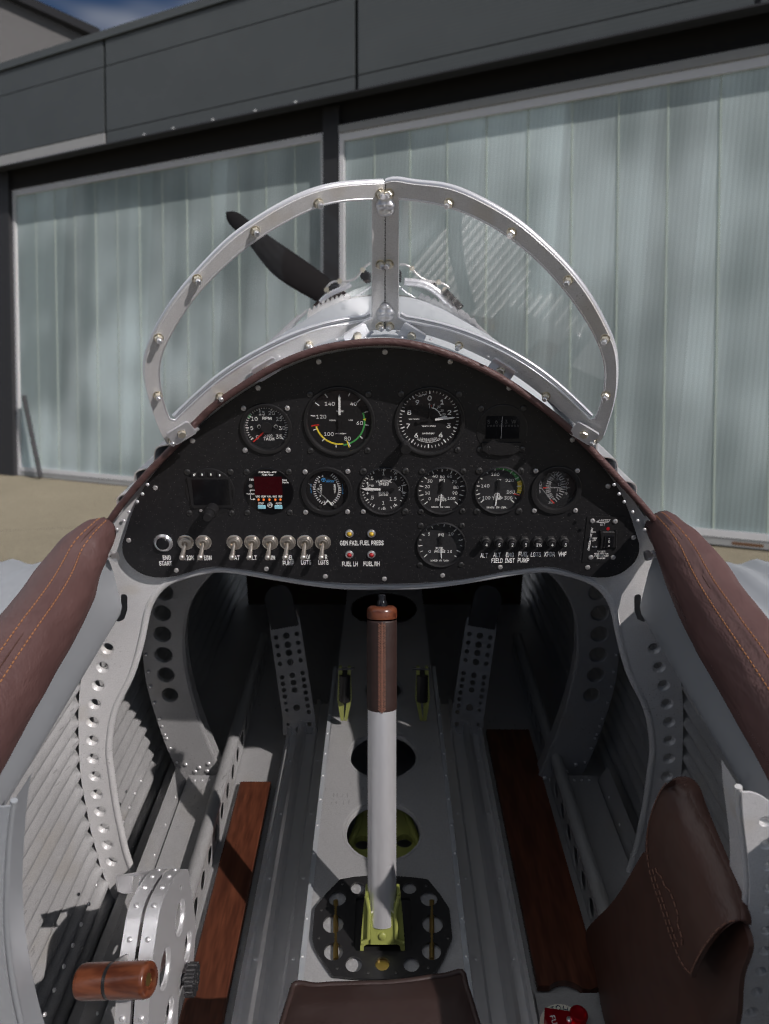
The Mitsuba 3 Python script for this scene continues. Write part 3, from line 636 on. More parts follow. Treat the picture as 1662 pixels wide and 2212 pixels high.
class Gauge:
    def __init__(g, name, label, Z, c, rz, R, inner=.90, dial='dial_black', recess=.0032, flat=False, glass=True, group='round gauges in the black panel', catg='gauge'):
        g.k = thing(name, label, catg, group)
        g.Z, g.c, g.rz, g.R = Z, c, rz, R
        x, y = P2(*Z(*c)); g.M = PM(x, y); g.x, g.y = x, y
        g.marks = {}
        g.z = -recess + .0002
        hole.append(Point(x, y).buffer(R * .955, 32))
        if flat:
            part(g.k, 'face', moved(lathe([(0, -.001), (0, .0012), (R * .93, .0012), (R * .975, .0006), (R, -.0015), (R * .96, -.003)][::-1][:-1] + [(0, .0012)], 64), g.M), dial, smooth=30)
            g.z = .0014
        else:
            part(g.k, 'bezel', moved(lathe([(R * .955, -.0035), (R, -.0006), (R, .0012), (R * .985, .0026), (R * .955, .0030), (R * (inner + .03), .0024), (R * inner, .0004), (R * inner, -recess - .0003)], 64), g.M), 'black_satin', smooth=40)
            part(g.k, 'dial', moved(disc(R * inner + .0003, .001, -recess - .001, 64), g.M), dial, smooth=30)
            if glass: part(g.k, 'glass', moved(lathe([(0, .0004), (R * inner - .0002, .0004)], 48), g.M), 'dial_glass', smooth=False)
    def l(g, x, y): return ((x - g.c[0]) / g.rz * g.R, -(y - g.c[1]) / (g.rz * .965) * g.R)
    def s(g, z): return z / g.rz * g.R
    def add(g, nm, m, bs): g.marks.setdefault((nm, bs), []).append(at(m, 0, 0, g.z))
    def txt(g, items, cap, bs='white_print', xs=1.0, bold=True, nm='lettering', **k):
        for t, x, y in items:
            X, Y = g.l(x, y); g.add(nm, at(text(t, g.s(cap), xs, bold, **k), X, Y), bs)
    def line(g, segs, w, bs='white_print', nm='scale_marks'):
        g.add(nm, ext(unary_union([seg(g.l(*p), g.l(*q), g.s(w)) for p, q in segs]), .0003), bs)
    def ticks(g, c, r0, r1, angs, w, bs='white_print'):
        C = g.l(*c); g.add('scale_marks', ext(unary_union([seg((C[0] + g.s(r0) * math.sin(a), C[1] + g.s(r0) * math.cos(a)), (C[0] + g.s(r1) * math.sin(a), C[1] + g.s(r1) * math.cos(a)), g.s(w)) for a in np.radians(angs)]), .0003), bs)
    def arc(g, c, r0, r1, a0, a1, bs): g.add('colour_arc', at(ext(sector(g.l(*c), g.s(r0), g.s(r1), a0, a1), .0002), 0, 0, 0), bs)
    def poly(g, pts, bs, nm, z=.0012, h=.0006): part(g.k, nm, moved(ext(Polygon([g.l(*p) for p in pts]).buffer(0), h, g.z + z), g.M), bs, smooth=False)
    def knobby(g, circles, bs='black_plastic', nm='needle_hub', z=.0016, h=.0008):
        p = unary_union([Point(g.l(x, y)).buffer(g.s(r), 16) for x, y, r in circles])
        if len(circles) > 1: p = unary_union([p, LineString([g.l(x, y) for x, y, r in circles]).buffer(g.s(circles[0][2]) * .55)])
        part(g.k, nm, moved(ext(p, h, g.z + z), g.M), bs, smooth=30)
    def screws(g, pts, ply=None):
        for x, y in pts:
            X, Y = P2(*g.Z(x, y)); copy(g.k, 'screw', ply or scr_b, PM(X, Y, .003, random.random() * 3))
    def done(g):
        for (nm, bs), ms in g.marks.items(): part(g.k, nm, moved(cat(ms), g.M), bs, smooth=False)

MADE = lambda g, x, y: [g.txt([(ch, x + dx, y - .0016 * dx * dx)], 15, rot=math.radians(-dx * .18 * -1)) for ch, dx in zip('MADE IN USA', [-66, -53, -40, -27, -13, -8, 4, 18, 30, 46, 62]) if ch != ' ']
# airspeed
G = Gauge('airspeed_gauge', 'large gauge reading knots with green and yellow arc, white needle pointing straight up', Z6, (410, 455), 318, .0408, .88)
G.txt([('140', 328, 305), ('40', 537, 305), ('120', 250, 417), ('60', 590, 472), ('100', 312, 570), ('80', 478, 610)], 34, bold=False, xs=1.05)
G.txt([('knots', 418, 368)], 17); G.txt([('winter', 418, 564)], 13, xs=1.9, shear=.2); G.txt([('W 131436', 348, 448), ('S 6223', 511, 448)], 13, xs=.6)
G.line([((288, 220), (312, 253)), ((200, 295), (235, 320)), ((157, 407), (198, 411)), ((175, 535), (205, 524)), ((250, 633), (277, 607)), ((374, 690), (377, 663)), ((487, 640), (503, 680)), ((592, 590), (613, 610)), ((640, 487), (672, 494)), ((632, 380), (664, 370)), ((570, 290), (598, 265)), ((495, 238), (507, 212))], 8)
G.arc((410, 455), 205, 220, 172, 257, 'yellow_print'); G.arc((410, 455), 216, 231, 70, 172, 'green_print')
G.line([((157, 498), (228, 487))], 11, 'red_print', 'red_line'); G.line([((473, 628), (492, 690))], 10, 'yellow_print', 'yellow_line')
G.add('pointer', ext(Polygon([G.l(618, 440), G.l(648, 428), G.l(645, 455)]), .0003), 'yellow_print')
G.poly([(413, 222), (404, 248), (403, 400), (422, 400), (424, 248)], 'white_print', 'needle'); G.knobby([(412, 447, 19), (410, 537, 19)])
G.screws([(155, 217), (662, 217), (160, 707), (655, 705)]); G.done()
# altimeter
G = Gauge('altimeter', 'large gauge with numerals 0 to 9 and white needles pointing to 2', Z6, (1197, 455), 312, .0404, .88)
for n, x, y in ((0, 1194, 258), (1, 1303, 292), (2, 1370, 380), (3, 1367, 495), (4, 1300, 577), (6, 1082, 580), (7, 1010, 497), (8, 1018, 380), (9, 1087, 293)): G.txt([(str(n), x, y)], 41, xs=1.15)
G.ticks((1193, 440), 226, 262, [36 * i for i in range(10)], 11); G.ticks((1193, 440), 240, 262, [7.2 * i for i in range(50) if i % 5], 6)
G.arc((1194, 437), 99, 107, 0, 72, 'white_print'); G.ticks((1194, 437), 98, 120, [0, 18, 36, 54, 72], 5)
G.txt([('0', 1193, 308), ('5', 1233, 315), ('10', 1276, 330), ('15', 1306, 362), ('20', 1323, 397)], 16)
G.line([((1209, 318), (1211, 334))], 8, 'red_print', 'red_line')
G.txt([('feet x 1000', 1192, 499)], 15, xs=1.1); G.txt([('winter', 1190, 562)], 16, xs=1.75, shear=.2); G.txt([('WNr.213810', 1060, 439)], 12, xs=.9); G.txt([('100 feet', 1127, 232)], 15, rot=math.radians(17))
G.txt([('1020', 1147, 612)], 18, rot=-.15, bold=False); G.txt([('1015', 1202, 617)], 18, bold=False); G.txt([('101', 1250, 608)], 18, rot=.2, bold=False)
G.ticks((1193, 440), 192, 208, [150 + 3.5 * i for i in range(18)], 3); G.arc((1193, 440), 208, 211, 150, 210, 'white_print'); G.ticks((1193, 440), 170, 210, [171], 3)
G.poly([(1245, 431), (1330, 408), (1352, 410), (1345, 420), (1248, 445)], 'white_print', 'short_needle', .0009); G.poly([(1243, 433), (1398, 414), (1420, 419), (1400, 430), (1245, 446)], 'white_print', 'needle', .0020)
G.knobby([(1193, 440, 15), (1098, 457, 17)]); G.knobby([(1193, 440, 12), (1205, 330, 4)], nm='setting_hand', z=.0006)
G.screws([(950, 213), (1452, 218), (1440, 700)])
kx, ky = P2(*Z6(985, 655))
part(G.k, 'setting_knob', moved(cat([disc(.0055, .014, 0, 24), lathe([(.0062, .010), (.0066, .011), (.0066, .019), (.0056, .021), (0, .021)], 22)]), PM(kx, ky)), 'black_satin', smooth=40, label='small black setting knob at the lower left of the gauge'); G.done()
# cht / egt
G = Gauge('engine_temperature_gauge', 'double gauge lettered CHT and EGT with blue print between two tick arcs', Z6, (300, 1060), 222, .0302, .82)
G.ticks((352, 1050), 150, 172, [218 + 7.4 * i for i in range(14)], 7); G.ticks((248, 1050), 150, 178, [142 - 7.0 * i for i in range(16)], 7)
for w, x in (('CHT', 249), ('EGT', 370)): G.txt([(ch, x, 1017 + 29 * i) for i, ch in enumerate(w)], 23)
G.txt([('Alcor', 333, 977)], 22, 'blue_print', shear=.15); G.add('emblem', ext(Point(G.l(273, 967)).buffer(G.s(18)).difference(Point(G.l(273, 967)).buffer(G.s(14))).union(seg(G.l(256, 967), G.l(290, 967), G.s(4))).union(seg(G.l(273, 950), G.l(273, 984), G.s(4))), .0003), 'blue_print')
G.txt([('6', 267, 930), ('5', 235, 985), ('4', 226, 1046), ('3', 240, 1110), ('2', 275, 1162)], 17)
G.txt([(ch, 165 - 4 * (1 - abs(i - 2) / 2), 1010 + 17 * i) for i, ch in enumerate('°Fx100')][:5], 13, 'blue_print'); G.txt([(ch, 438, 1015 + 18 * i) for i, ch in enumerate('°/DIV')], 13, 'blue_print')
G.line([((143, 998), (310, 1150))], 3, 'dim_print', 'fine_needle'); G.poly([(262, 1192), (303, 1143), (312, 1150), (280, 1185)], 'white_print', 'needle'); G.poly([(300, 1146), (308, 1143), (352, 1190), (335, 1190)], 'white_print', 'needle')
G.knobby([(240, 1203, 15)], 'dark_steel', 'dial_screw'); G.knobby([(372, 1200, 15)], 'dark_steel', 'dial_screw')
G.screws([(112, 892), (484, 888), (117, 1243), (482, 1240)], scr_s); G.done()
# vertical speed
G = Gauge('vertical_speed_gauge', 'gauge lettered VERTICAL SPEED with white needle pointing left', Z6, (803, 1060), 222, .0302, .92, 'dial_grey', .004)
G.ticks((798, 1052), 165, 192, [270 + a for a in (34, 60, 90, 124, 168, -34, -60, -90, -124, -168)], 9); G.ticks((798, 1052), 174, 192, [270 + 8.5 * i for i in range(-19, 20) if i % 4], 5)
G.txt([('1', 797, 913), ('.5', 693, 955), ('1.5', 882, 955), ('2', 937, 1046), ('.5', 693, 1127), ('1.5', 878, 1140), ('1', 792, 1175)], 32, bold=False)
G.txt([('VERTICAL', 798, 981), ('SPEED', 798, 1007)], 22, xs=.95); G.txt([('1000 Ft', 795, 1083), ('per min', 795, 1104), ('up', 698, 1017), ('dn', 697, 1066)], 17)
G.line([((962, 1018), (962, 1075)), ((950, 1018), (995, 1012)), ((950, 1075), (995, 1080)), ((655, 995), (655, 1015)), ((655, 1015), (680, 1017)), ((655, 1075), (655, 1090)), ((648, 1000), (656, 988)), ((663, 1000), (654, 988)), ((648, 1085), (656, 1097)), ((663, 1085), (654, 1097))], 5)
G.txt([('0', 660, 1040)], 28, bold=False)
G.poly([(602, 1043), (650, 1036), (770, 1042), (770, 1060), (640, 1060)], 'white_print', 'needle'); G.knobby([(798, 1052, 18), (872, 1052, 18)])
G.screws([(620, 888), (988, 886), (985, 1238)], mikit.ply(screw_mesh(.0042, .0022), 'dark_steel', smooth=25)); G.screws([(620, 1238)], scr_s); G.done()
# oil pressure
def press(name, label, Z, c, r, nums, words, nt, ang0, ang1, needle, hub):
    G = Gauge(name, label, Z, c, r, .0300, .92, 'dial_grey', .004)
    G.txt(nums, 27, bold=False, xs=1.0); G.txt(words, 24, xs=.95)
    tk = np.linspace(ang0, ang1, nt); G.ticks(hub, .74 * r, .90 * r, tk[::2], 8); G.ticks(hub, .80 * r, .90 * r, tk[1::2], 5)
    return G
G = press('oil_pressure_gauge', 'gauge lettered PSI OIL PRESS, scale 0 to 100', Z6, (1306, 1058), 221, [('0', 1200, 1137), ('10', 1181, 1086), ('20', 1178, 1029), ('30', 1199, 980), ('40', 1243, 937), ('50', 1307, 941), ('60', 1369, 937), ('70', 1413, 985), ('80', 1428, 1035), ('90', 1420, 1087), ('100', 1392, 1135)],
          [('PSI', 1305, 976), ('OIL', 1303, 1119), ('PRESS', 1300, 1147)], 21, -133, 133, None, (1303, 1056))
G.poly([(1297, 1092), (1307, 1092), (1299, 1200), (1289, 1200)], 'white_print', 'needle'); G.knobby([(1300, 1055, 14), (1305, 985, 14)]); G.txt([('MADE  IN  USA', 1300, 1213)], 15, xs=1.1)
G.screws([(1130, 888), (1490, 886), (1122, 1237), (1483, 1233)]); G.done()
G = press('fuel_pressure_gauge', 'gauge lettered PSI FUEL PRESS, alone below the second row', Z6, (1298, 1528), 218, [('0', 1199, 1602), ('5', 1190, 1438), ('10', 1383, 1437), ('15', 1377, 1602)],
          [('PSI', 1296, 1447), ('FUEL', 1290, 1572), ('PRESS', 1290, 1603)], 16, -133, 133, None, (1294, 1525))
G.poly([(1291, 1560), (1300, 1560), (1311, 1662), (1301, 1662)], 'white_print', 'needle'); G.knobby([(1294, 1525, 14), (1290, 1460, 13)]); G.txt([('MADE  IN  USA', 1290, 1688)], 15, xs=1.1)
G.screws([(1120, 1360), (1480, 1360), (1113, 1703), (1470, 1700)]); G.done()
G = press('oil_temperature_gauge', 'gauge lettered OIL TEMP with green, yellow and red sectors', Z7, (316, 1005), 208, [('180', 278, 880), ('220', 398, 930), ('260', 413, 1027), ('300', 396, 1078), ('140', 202, 975), ('100', 216, 1077)],
          [('°F', 313, 931), ('OIL', 308, 1052), ('TEMP', 307, 1080)], 23, -133, 133, None, (308, 993))
G.arc((308, 993), 160, 186, -8, 68, 'green_print'); G.arc((308, 993), 160, 194, 70, 105, 'yellow_print'); G.line([((440, 1043), (490, 1056))], 9, 'red_print', 'red_line')
G.poly([(301, 1032), (311, 1032), (298, 1140), (287, 1140)], 'white_print', 'needle'); G.knobby([(307, 993, 14), (308, 930, 13)]); G.txt([('MADE  IN  USA', 305, 1158)], 15, xs=1.1)
G.screws([(147, 843), (492, 843), (130, 1180), (478, 1178)], mikit.ply(screw_mesh(.0042, .0022), 'dark_steel', smooth=25)); G.done()
# tachometer
G = Gauge('tachometer', 'gauge lettered RPM TACH with red needle pointing to zero', Z5, (1301, 518), 226, .0298, .83, recess=.004)
G.txt([('0', 1215, 597), ('5', 1172, 518), ('10', 1200, 438), ('15', 1267, 390), ('20', 1351, 389), ('25', 1413, 440), ('30', 1435, 517), ('35', 1404, 592)], 35, bold=False); G.txt([('RPM', 1309, 434)], 25, xs=1.15); G.txt([('TACH', 1314, 612)], 25); G.txt([('X100', 1312, 583)], 19, bold=False)
G.ticks((1301, 510), 155, 183, [-128 + 36.5 * i for i in range(8)], 10); G.ticks((1301, 510), 163, 183, [-128 + 7.3 * i for i in range(36) if i % 5], 6)
G.arc((1301, 510), 165, 185, -62, -48, 'green_print')
G.poly([(1272, 545), (1280, 553), (1183, 638), (1174, 630)], 'red_print', 'needle', .0018); G.knobby([(1303, 508, 47)], 'black_satin', z=.0025, h=.002)
for x in (1238, 1383): G.knobby([(x, 500, 17)], 'steel', 'dial_screw'); G.knobby([(x + 3, 502, 11)], 'black_gloss', 'dial_screw_slot', z=.0025)
G.screws([(1105, 338), (1485, 338), (1117, 703), (1492, 703)], scr_s); G.done()
# volt/ammeter
G = Gauge('volt_amp_gauge', 'dark double gauge lettered VOLTS, last on the right of the second row', Z7, (787, 1002), 208, .0300, .78, recess=.004)
G.ticks((870, 985), 125, 165, [-50 - 7.3 * i for i in range(0, 12)], 5, 'dim_print'); G.ticks((700, 985), 130, 168, [38 + 8.5 * i for i in range(13)], 6, 'dim_print')
G.txt([('30', 765, 855), ('20', 747, 915), ('10', 730, 948), ('0', 722, 985), ('10', 728, 1018), ('20', 742, 1057), ('30', 757, 1117), ('16', 780, 884), ('14', 805, 917), ('12', 818, 965), ('10', 815, 1010), ('8', 802, 1052), ('6', 778, 1082)], 21, 'dim_print', bold=False)
G.txt([(ch, 880, 925 + 28 * i) for i, ch in enumerate('VOLTS')], 21, 'dim_print', bold=False); G.txt([(ch, 661, 945 + 27 * i) for i, ch in enumerate('AMPS')], 21, 'dim_print', bold=False)
G.line([((733, 992), (905, 992)), ((670, 992), (755, 1090))], 4, 'dim_print', 'fine_needle'); G.line([((683, 992), (733, 992)), ((755, 1092), (788, 1123))], 8, 'red_print', 'needle')
G.screws([(618, 843), (964, 841), (606, 1173), (947, 1172)], scr_s); G.done()
# compass
G = Gauge('panel_compass', 'dark round compass with rectangular window showing 6 and 3, in the shaded top right', Z7, (337, 500), 212, .0300, catg='compass', dial='black_plastic', flat=True)
wn = (205, 390, 475, 570)
G.poly([(205, 390), (475, 390), (475, 570), (205, 570)], 'black_gloss', 'window', .0, .0004)
G.z += .0006
G.txt([('6', 286, 433), ('3', 364, 433), ('W', 425, 433), ('S', 225, 433)], 30, 'faint_print', bold=False); G.line([((x, 458), (x, 474)) for x in range(215, 470, 12)], 3, 'faint_print'); G.line([((331, 392), (331, 568))], 4, 'dim_print', 'lubber_line')
G.poly([(178, 600), (495, 600), (488, 660), (440, 690), (337, 702), (235, 690), (185, 660)], 'black_satin', 'cover_plate', .0002, .002)
G.txt([('AIRPATH', 340, 648)], 14, 'dial_grey'); G.screws([(163, 325), (515, 322), (155, 665), (503, 662)]); G.done()
for x, y in ((220, 645), (455, 640)):
    X, Y = P2(*Z7(x, y)); copy(G.k, 'screw', scr_b, PM(X, Y, .0055))
# fuel flow computer
G = Gauge('fuel_flow_display', 'round black fuel flow unit with dark red screen and two pale blue buttons', Z5, (1322, 1064), 224, .0300, catg='display', dial='black_gloss', flat=True)
G.poly([(1203, 928), (1445, 928), (1445, 1090), (1203, 1090)], 'dark_red_screen', 'screen', 0, .0006)
for x in (1263, 1323, 1383): G.add('digit_line', ext(seg(G.l(x, 950), G.l(x, 1070), G.s(3)), .0003, .0006), 'dark_red_screen')
G.txt([('FuelScan-450', 1325, 886), ('Fuel Flow', 1325, 910)], 17, xs=.95, shear=.25); G.txt([('TSO', 1180, 954), ('Flow', 1469, 957), ('Per Hr', 1478, 979)], 16, xs=.9); G.txt([('Function', 1164, 1081)], 12)
G.txt([('USD', 1227, 1104), ('REM', 1276, 1104), ('H.M.', 1326, 1104), ('REQ', 1376, 1104), ('RES', 1424, 1104), ('STEP', 1250, 1167), ('AUTO', 1405, 1167)], 17, xs=.8)
G.line([((1162, 1070), (1162, 1047)), ((1160, 1047), (1203, 1047)), ((1162, 1092), (1162, 1130)), ((1160, 1130), (1185, 1130)), ((1182, 1124), (1200, 1130)), ((1182, 1136), (1200, 1130))], 4)
for x in (1229, 1275, 1325, 1377, 1423): part(G.k, 'led', moved(at(lathe([(G.s(12), 0), (G.s(11), .0012), (G.s(6), .0022), (0, .0025)], 14), *G.l(x, 1135), G.z), G.M), 'orange_led', smooth=60)
for x in (1220, 1367): part(G.k, 'button', moved(bevel_box(*sorted((G.l(x, 0)[0], G.l(x + 70, 0)[0])), *sorted((G.l(0, 1217)[1], G.l(0, 1183)[1])), G.z, G.z + .0018, .0006), G.M), 'cyan_plastic', smooth=False)
G.add('emblem', ext(Point(G.l(1328, 1183)).buffer(G.s(23)).difference(Point(G.l(1328, 1183)).buffer(G.s(20))), .0003), 'white_print'); G.txt([('JPI', 1328, 1183)], 20, shear=.3)
G.screws([(1131, 892), (1498, 892), (1137, 1247), (1507, 1245)]); G.done()
part(G.k, 'sensor', moved(at(disc(.0022, .0006), *G.l(1168, 1010), G.z), G.M), 'steel')
# small screen unit with knob
G = Gauge('screen_display', 'round black unit with blank square screen, four buttons on top and a knob below', Z5, (814, 1066), 225, .0300, catg='display', dial='black_plastic', flat=True)
G.poly([(625, 930), (1000, 930), (1005, 1205), (640, 1205)], 'black_satin', 'screen_frame', 0, .0012); G.poly([(665, 948), (985, 948), (985, 1178), (665, 1178)], 'black_gloss', 'screen', .0013, .0005)
for x, y in ((690, 906), (762, 902), (838, 902), (915, 907)):
    X, Y = G.l(x, y); w_, h_ = G.s(25), G.s(23)
    part(G.k, 'button', moved(bevel_box(X - w_, X + w_, Y - h_, Y + h_, G.z, G.z + .0018, .0005), G.M), 'black_satin', smooth=False)
    G.add('button_mark', at(ext(sbox(X - .0008, Y - .0014, X + .0008, Y + .0012), .0003), 0, 0, .0018), 'white_print')
G.add('button_mark', at(ext(Point(G.l(700, 899)).buffer(.0009).difference(Point(G.l(700, 899)).buffer(.0005)), .0003), 0, 0, .0018), 'white_print')
part(G.k, 'sensor', moved(at(disc(.0018, .0006), *G.l(717, 1233), G.z), G.M), 'steel'); part(G.k, 'card_slot', moved(bx(*sorted((G.l(995, 0)[0], G.l(1015, 0)[0])), *sorted((G.l(0, 1105)[1], G.l(0, 1045)[1])), G.z, G.z + .0006), G.M), 'black_gloss', smooth=False)
X, Y = G.l(826, 1212)
part(G.k, 'knob', moved(at(cat([lathe([(.0072, 0), (.0075, .001), (.0075, .016), (.0068, .018), (0, .018)], 26), lathe([(.0052, .016), (.0056, .0185), (.0056, .029), (.0046, .031), (0, .0308)], 24)]), X, Y, G.z), G.M), 'black_satin', smooth=40, label='stepped black knob sticking out')
G.screws([(614, 893), (990, 892), (632, 1250), (1000, 1250)]); G.done()
# the panel plate itself, with holes for the instruments
plate = panel_poly.difference(unary_union(hole))
pm = ext(plate, .003, 0)
part(ip, 'plate', moved(pm, Mp), 'panel_black', smooth=False)
for x, y in [(557.7, 837.6), (416, 952), (335.8, 1053.8), (278, 1167), (381, 1232), (576, 1229), (703, 1245), (830.7, 1250.5), (956.5, 1243), (1100.5, 837.7), (1237, 949.7), (1314, 1050), (1369, 1161), (1270, 1225.6), (1081, 1225), (689, 781), (832, 760), (973, 781)]:
    copy(ip, 'screw', scr_p, PM(*P2(x, y), .003, random.random() * 3))
def ptxt(items, cap_px, xs=.62, bs='white_print'):
    cap_m = cap_px / 1785.0; ms = []
    for t, x, y in items: X, Y = P2(x, y); ms.append(moved(text(t, cap_m, xs, True), PM(X, Y, .003)))
    return cat(ms)
words = [('ENG START', [('ENG', 360.6, 1204.8), ('START', 357.8, 1217)]), ('LH IGN', [('LH IGN', 404.6, 1205)]), ('RH IGN', [('RH IGN', 442, 1205)]), ('BAT', [('BAT', 509.5, 1204.6)]), ('ALT', [('ALT', 547, 1204.6)]), ('AVN', [('AVN', 585.5, 1204.6)]),
         ('FUEL PUMP', [('FUEL', 623.5, 1204.4), ('PUMP', 623.5, 1216)]), ('NAV LGTS', [('NAV', 661.5, 1203), ('LGTS', 661.5, 1214.7)]), ('STR LGTS', [('STR', 699, 1203), ('LGTS', 699, 1214.7)]), ('GEN FAIL', [('GEN FAIL', 754.8, 1173)]), ('FUEL PRESS', [('FUEL PRESS', 803.4, 1172.7)]), ('FUEL LH', [('FUEL LH', 756.2, 1218.2)]), ('FUEL RH', [('FUEL RH', 803, 1218)]),
         ('ALT', [('ALT', 1046.2, 1199.8)]), ('ALT FIELD', [('ALT', 1074.3, 1198.7), ('FIELD', 1074.3, 1211)]), ('ENG INST', [('ENG', 1102, 1198.5), ('INST', 1102, 1210.8)]), ('FUEL PUMP', [('FUEL', 1131.2, 1197), ('PUMP', 1131.2, 1210)]), ('LGTS', [('LGTS', 1158.2, 1197.8)]), ('XPDR', [('XPDR', 1187.4, 1197)]), ('VHF', [('VHF', 1215.2, 1197)])]
for w, items in words: part(ip, 'lettering', ptxt(items, 10.4), 'white_print', smooth=False, label=f'white lettering {w}')
# switches
nut_m = moved(cat([lathe([(.0098, 0), (.0098, .0006), (.0085, .0012), (.0066, .0014)], 36), from_manifold(to_manifold(lathe([(0, 0), (.0080, 0), (.0080, .003), (.0070, .0042), (0, .0042)], 30)) - to_manifold(disc(.0052, .01, .002, 24))), lathe([(.0052, .0015), (.0050, .0055), (.0038, .0055), (.0036, .002), (0, .002)], 24)]), np.eye(4))
sw_names = [('LH IGN', 401.5), ('RH IGN', 440), ('BAT', 507), ('ALT', 545), ('AVN', 584), ('FUEL PUMP', 622), ('NAV LGTS', 659.5), ('STR LGTS', 698)]
nut_p = mikit.ply(nut_m, 'nickel', smooth=40)
dirn = np.array([-.06, -.62, .78]); dirn /= np.linalg.norm(dirn)
lev = [np.array([0, 0, .002]) + dirn * t for t in (0, .008, .0165, .0195, .0215, .0228)]
lev_p = mikit.ply(tube(lev, [.0021, .0024, .0032, .0037, .0033, .0018], 16), 'nickel', smooth=60)
for nm, x in sw_names:
    k = thing('toggle_switch', f'nickel toggle switch above the lettering {nm}, left of the lamps', 'switch', 'toggle switches in the bottom row')
    X, Y = P2(x, 1171.5); M = PM(X, Y, .003, random.uniform(-.04, .04))
    copy(k, 'nut', nut_p, M); copy(k, 'lever', lev_p, M)
k = thing('push_button', 'round black push button in a chrome ring above ENG START', 'button')
X, Y = P2(353, 1172.5); M = PM(X, Y)
part(k, 'ring', moved(lathe([(.0116, 0), (.0116, .0010), (.0096, .0032), (.0078, .0034), (.0076, .0015)], 40), M), 'chrome', smooth=35); part(k, 'cap', moved(lathe([(.0074, 0), (.0074, .0045), (.0066, .0055), (0, .0052)], 32), M), 'black_gloss', smooth=40)
for t, x, y, bs, col in (('GEN FAIL', 755, 1152.5, 'amber_lens', 'amber'), ('FUEL PRESS', 802.7, 1152.5, 'amber_lens', 'amber'), ('FUEL LH', 755, 1197.7, 'red_lens', 'red'), ('FUEL RH', 802.7, 1197.7, 'red_lens', 'red')):
    k = thing('warning_lamp', f'small {col} lamp in a chrome ring above the lettering {t}', 'lamp', 'warning lamps in the middle of the bottom row')
    M = PM(*P2(x, y))
    part(k, 'ring', moved(lathe([(.0052, 0), (.0052, .0006), (.0044, .0022), (.0032, .0026), (.0031, .001)], 28), M), 'chrome', smooth=35); part(k, 'lens', moved(lathe([(.0031, .0008), (.0030, .0025), (.002, .0042), (0, .0048)], 20), M), bs, smooth=60)
br_p = mikit.ply(cat([lathe([(.0069, 0), (.0069, .0012), (.0066, .0016), (.0052, .0016)], 6), lathe([(.0058, .0012), (.0058, .004), (.0050, .0052), (.0042, .0052)], 28)]), 'dark_steel', smooth=30)
bc_p = mikit.ply(lathe([(.0045, .002), (.0045, .0105), (.0040, .0112), (0, .0112)], 28), 'black_plastic', smooth=35)
for nm, no, x in (('ALT', '4', 1049), ('ALT FIELD', '5', 1076.6), ('ENG INST', '2', 1104.4), ('FUEL PUMP', '5', 1133), ('LGTS', '2½', 1161), ('XPDR', '4', 1189.7), ('VHF', '3', 1217.8)):
    k = thing('circuit_breaker', f'black round circuit breaker numbered {no} above the lettering {nm}, right of the fuel gauge', 'circuit breaker', 'circuit breakers in the bottom row')
    M = PM(*P2(x, 1168.5)); copy(k, 'collar', br_p, M); copy(k, 'button', bc_p, M)
    part(k, 'number', moved(at(text(no, .0040, .85, False), 0, -.0002, .0113), M), 'white_print', smooth=False)
# emergency transmitter switch plate
k = thing('emergency_switch_plate', 'small black plate lettered ELT with rocker switch and four corner screws at the lower right', 'switch')
ZE = zm(160 / 1041 / 1.5042, 1263.1, 997.2)
def E2(x, y): return P2(*ZE(x, y))
(x0, y1), (x1, y0) = E2(70, 1175), E2(720, 2110)
part(k, 'plate', moved(ext(sbox(x0, y0, x1, y1).buffer(.001), .001), PM(0, 0)), 'black_plastic', smooth=False)
for p in ((165, 1245), (645, 1255), (130, 2015), (600, 2015)): copy(k, 'screw', scr_s, PM(*E2(*p), .004))
(x0, y1), (x1, y0) = E2(360, 1460), E2(640, 1800)
part(k, 'rocker_frame', moved(bevel_box(x0, x1, y0, y1, .001, .0035, .0008), PM(0, 0)), 'black_satin', smooth=False)
(x0, y1), (x1, y0) = E2(420, 1530), E2(575, 1775)
part(k, 'rocker', moved(bevel_box(x0, x1, y0, y1, .0035, .0055, .0007), PM(0, 0)), 'black_gloss', smooth=False)
for a, b in ((330, 1430), (655, 1430)):
    q = [E2(a + (25 if a < 400 else -5) * math.sin(t * math.pi) - (0 if a < 400 else 0), 1430 + 390 * t) for t in np.linspace(0, 1, 12)]
    part(k, 'guard', moved(tube([[x, y, .003] for x, y in q], .0012, 8), PM(0, 0)), 'black_satin', smooth=60)
ms = [at(text(t, h / 6.5 / 1.5042 / 1785, xs, False, shear=sh), *E2(x, y), z) for t, x, y, h, xs, sh, z in [('ON', 197, 1480, 34, .85, 0, .001), ('ARM/', 212, 1612, 34, .85, .1, .001), ('OFF', 198, 1658, 34, .85, .1, .001), ('TEST', 210, 1792, 34, .9, .1, .001), ('TO TEST:', 350, 1892, 34, .9, 0, .001), ('PRESS TEST FOR', 348, 1940, 34, .8, 0, .001), ('1 SECOND THEN', 348, 1987, 34, .8, 0, .001), ('RELEASE', 346, 2035, 34, .9, 0, .001), ('O', 493, 1648, 50, .9, 0, .0055), ('–', 498, 1590, 50, .8, 0, .0055), ('=', 492, 1735, 60, .9, 0, .0055)]]
ms.append(at(text('EMERGENCY USE ONLY', 42 / 6.5 / 1.5042 / 1785, .80, False, shear=.15, rot=math.radians(87)), *E2(120, 1625), .001))
part(k, 'lettering', moved(cat(ms), PM(0, 0)), 'white_print', smooth=False)
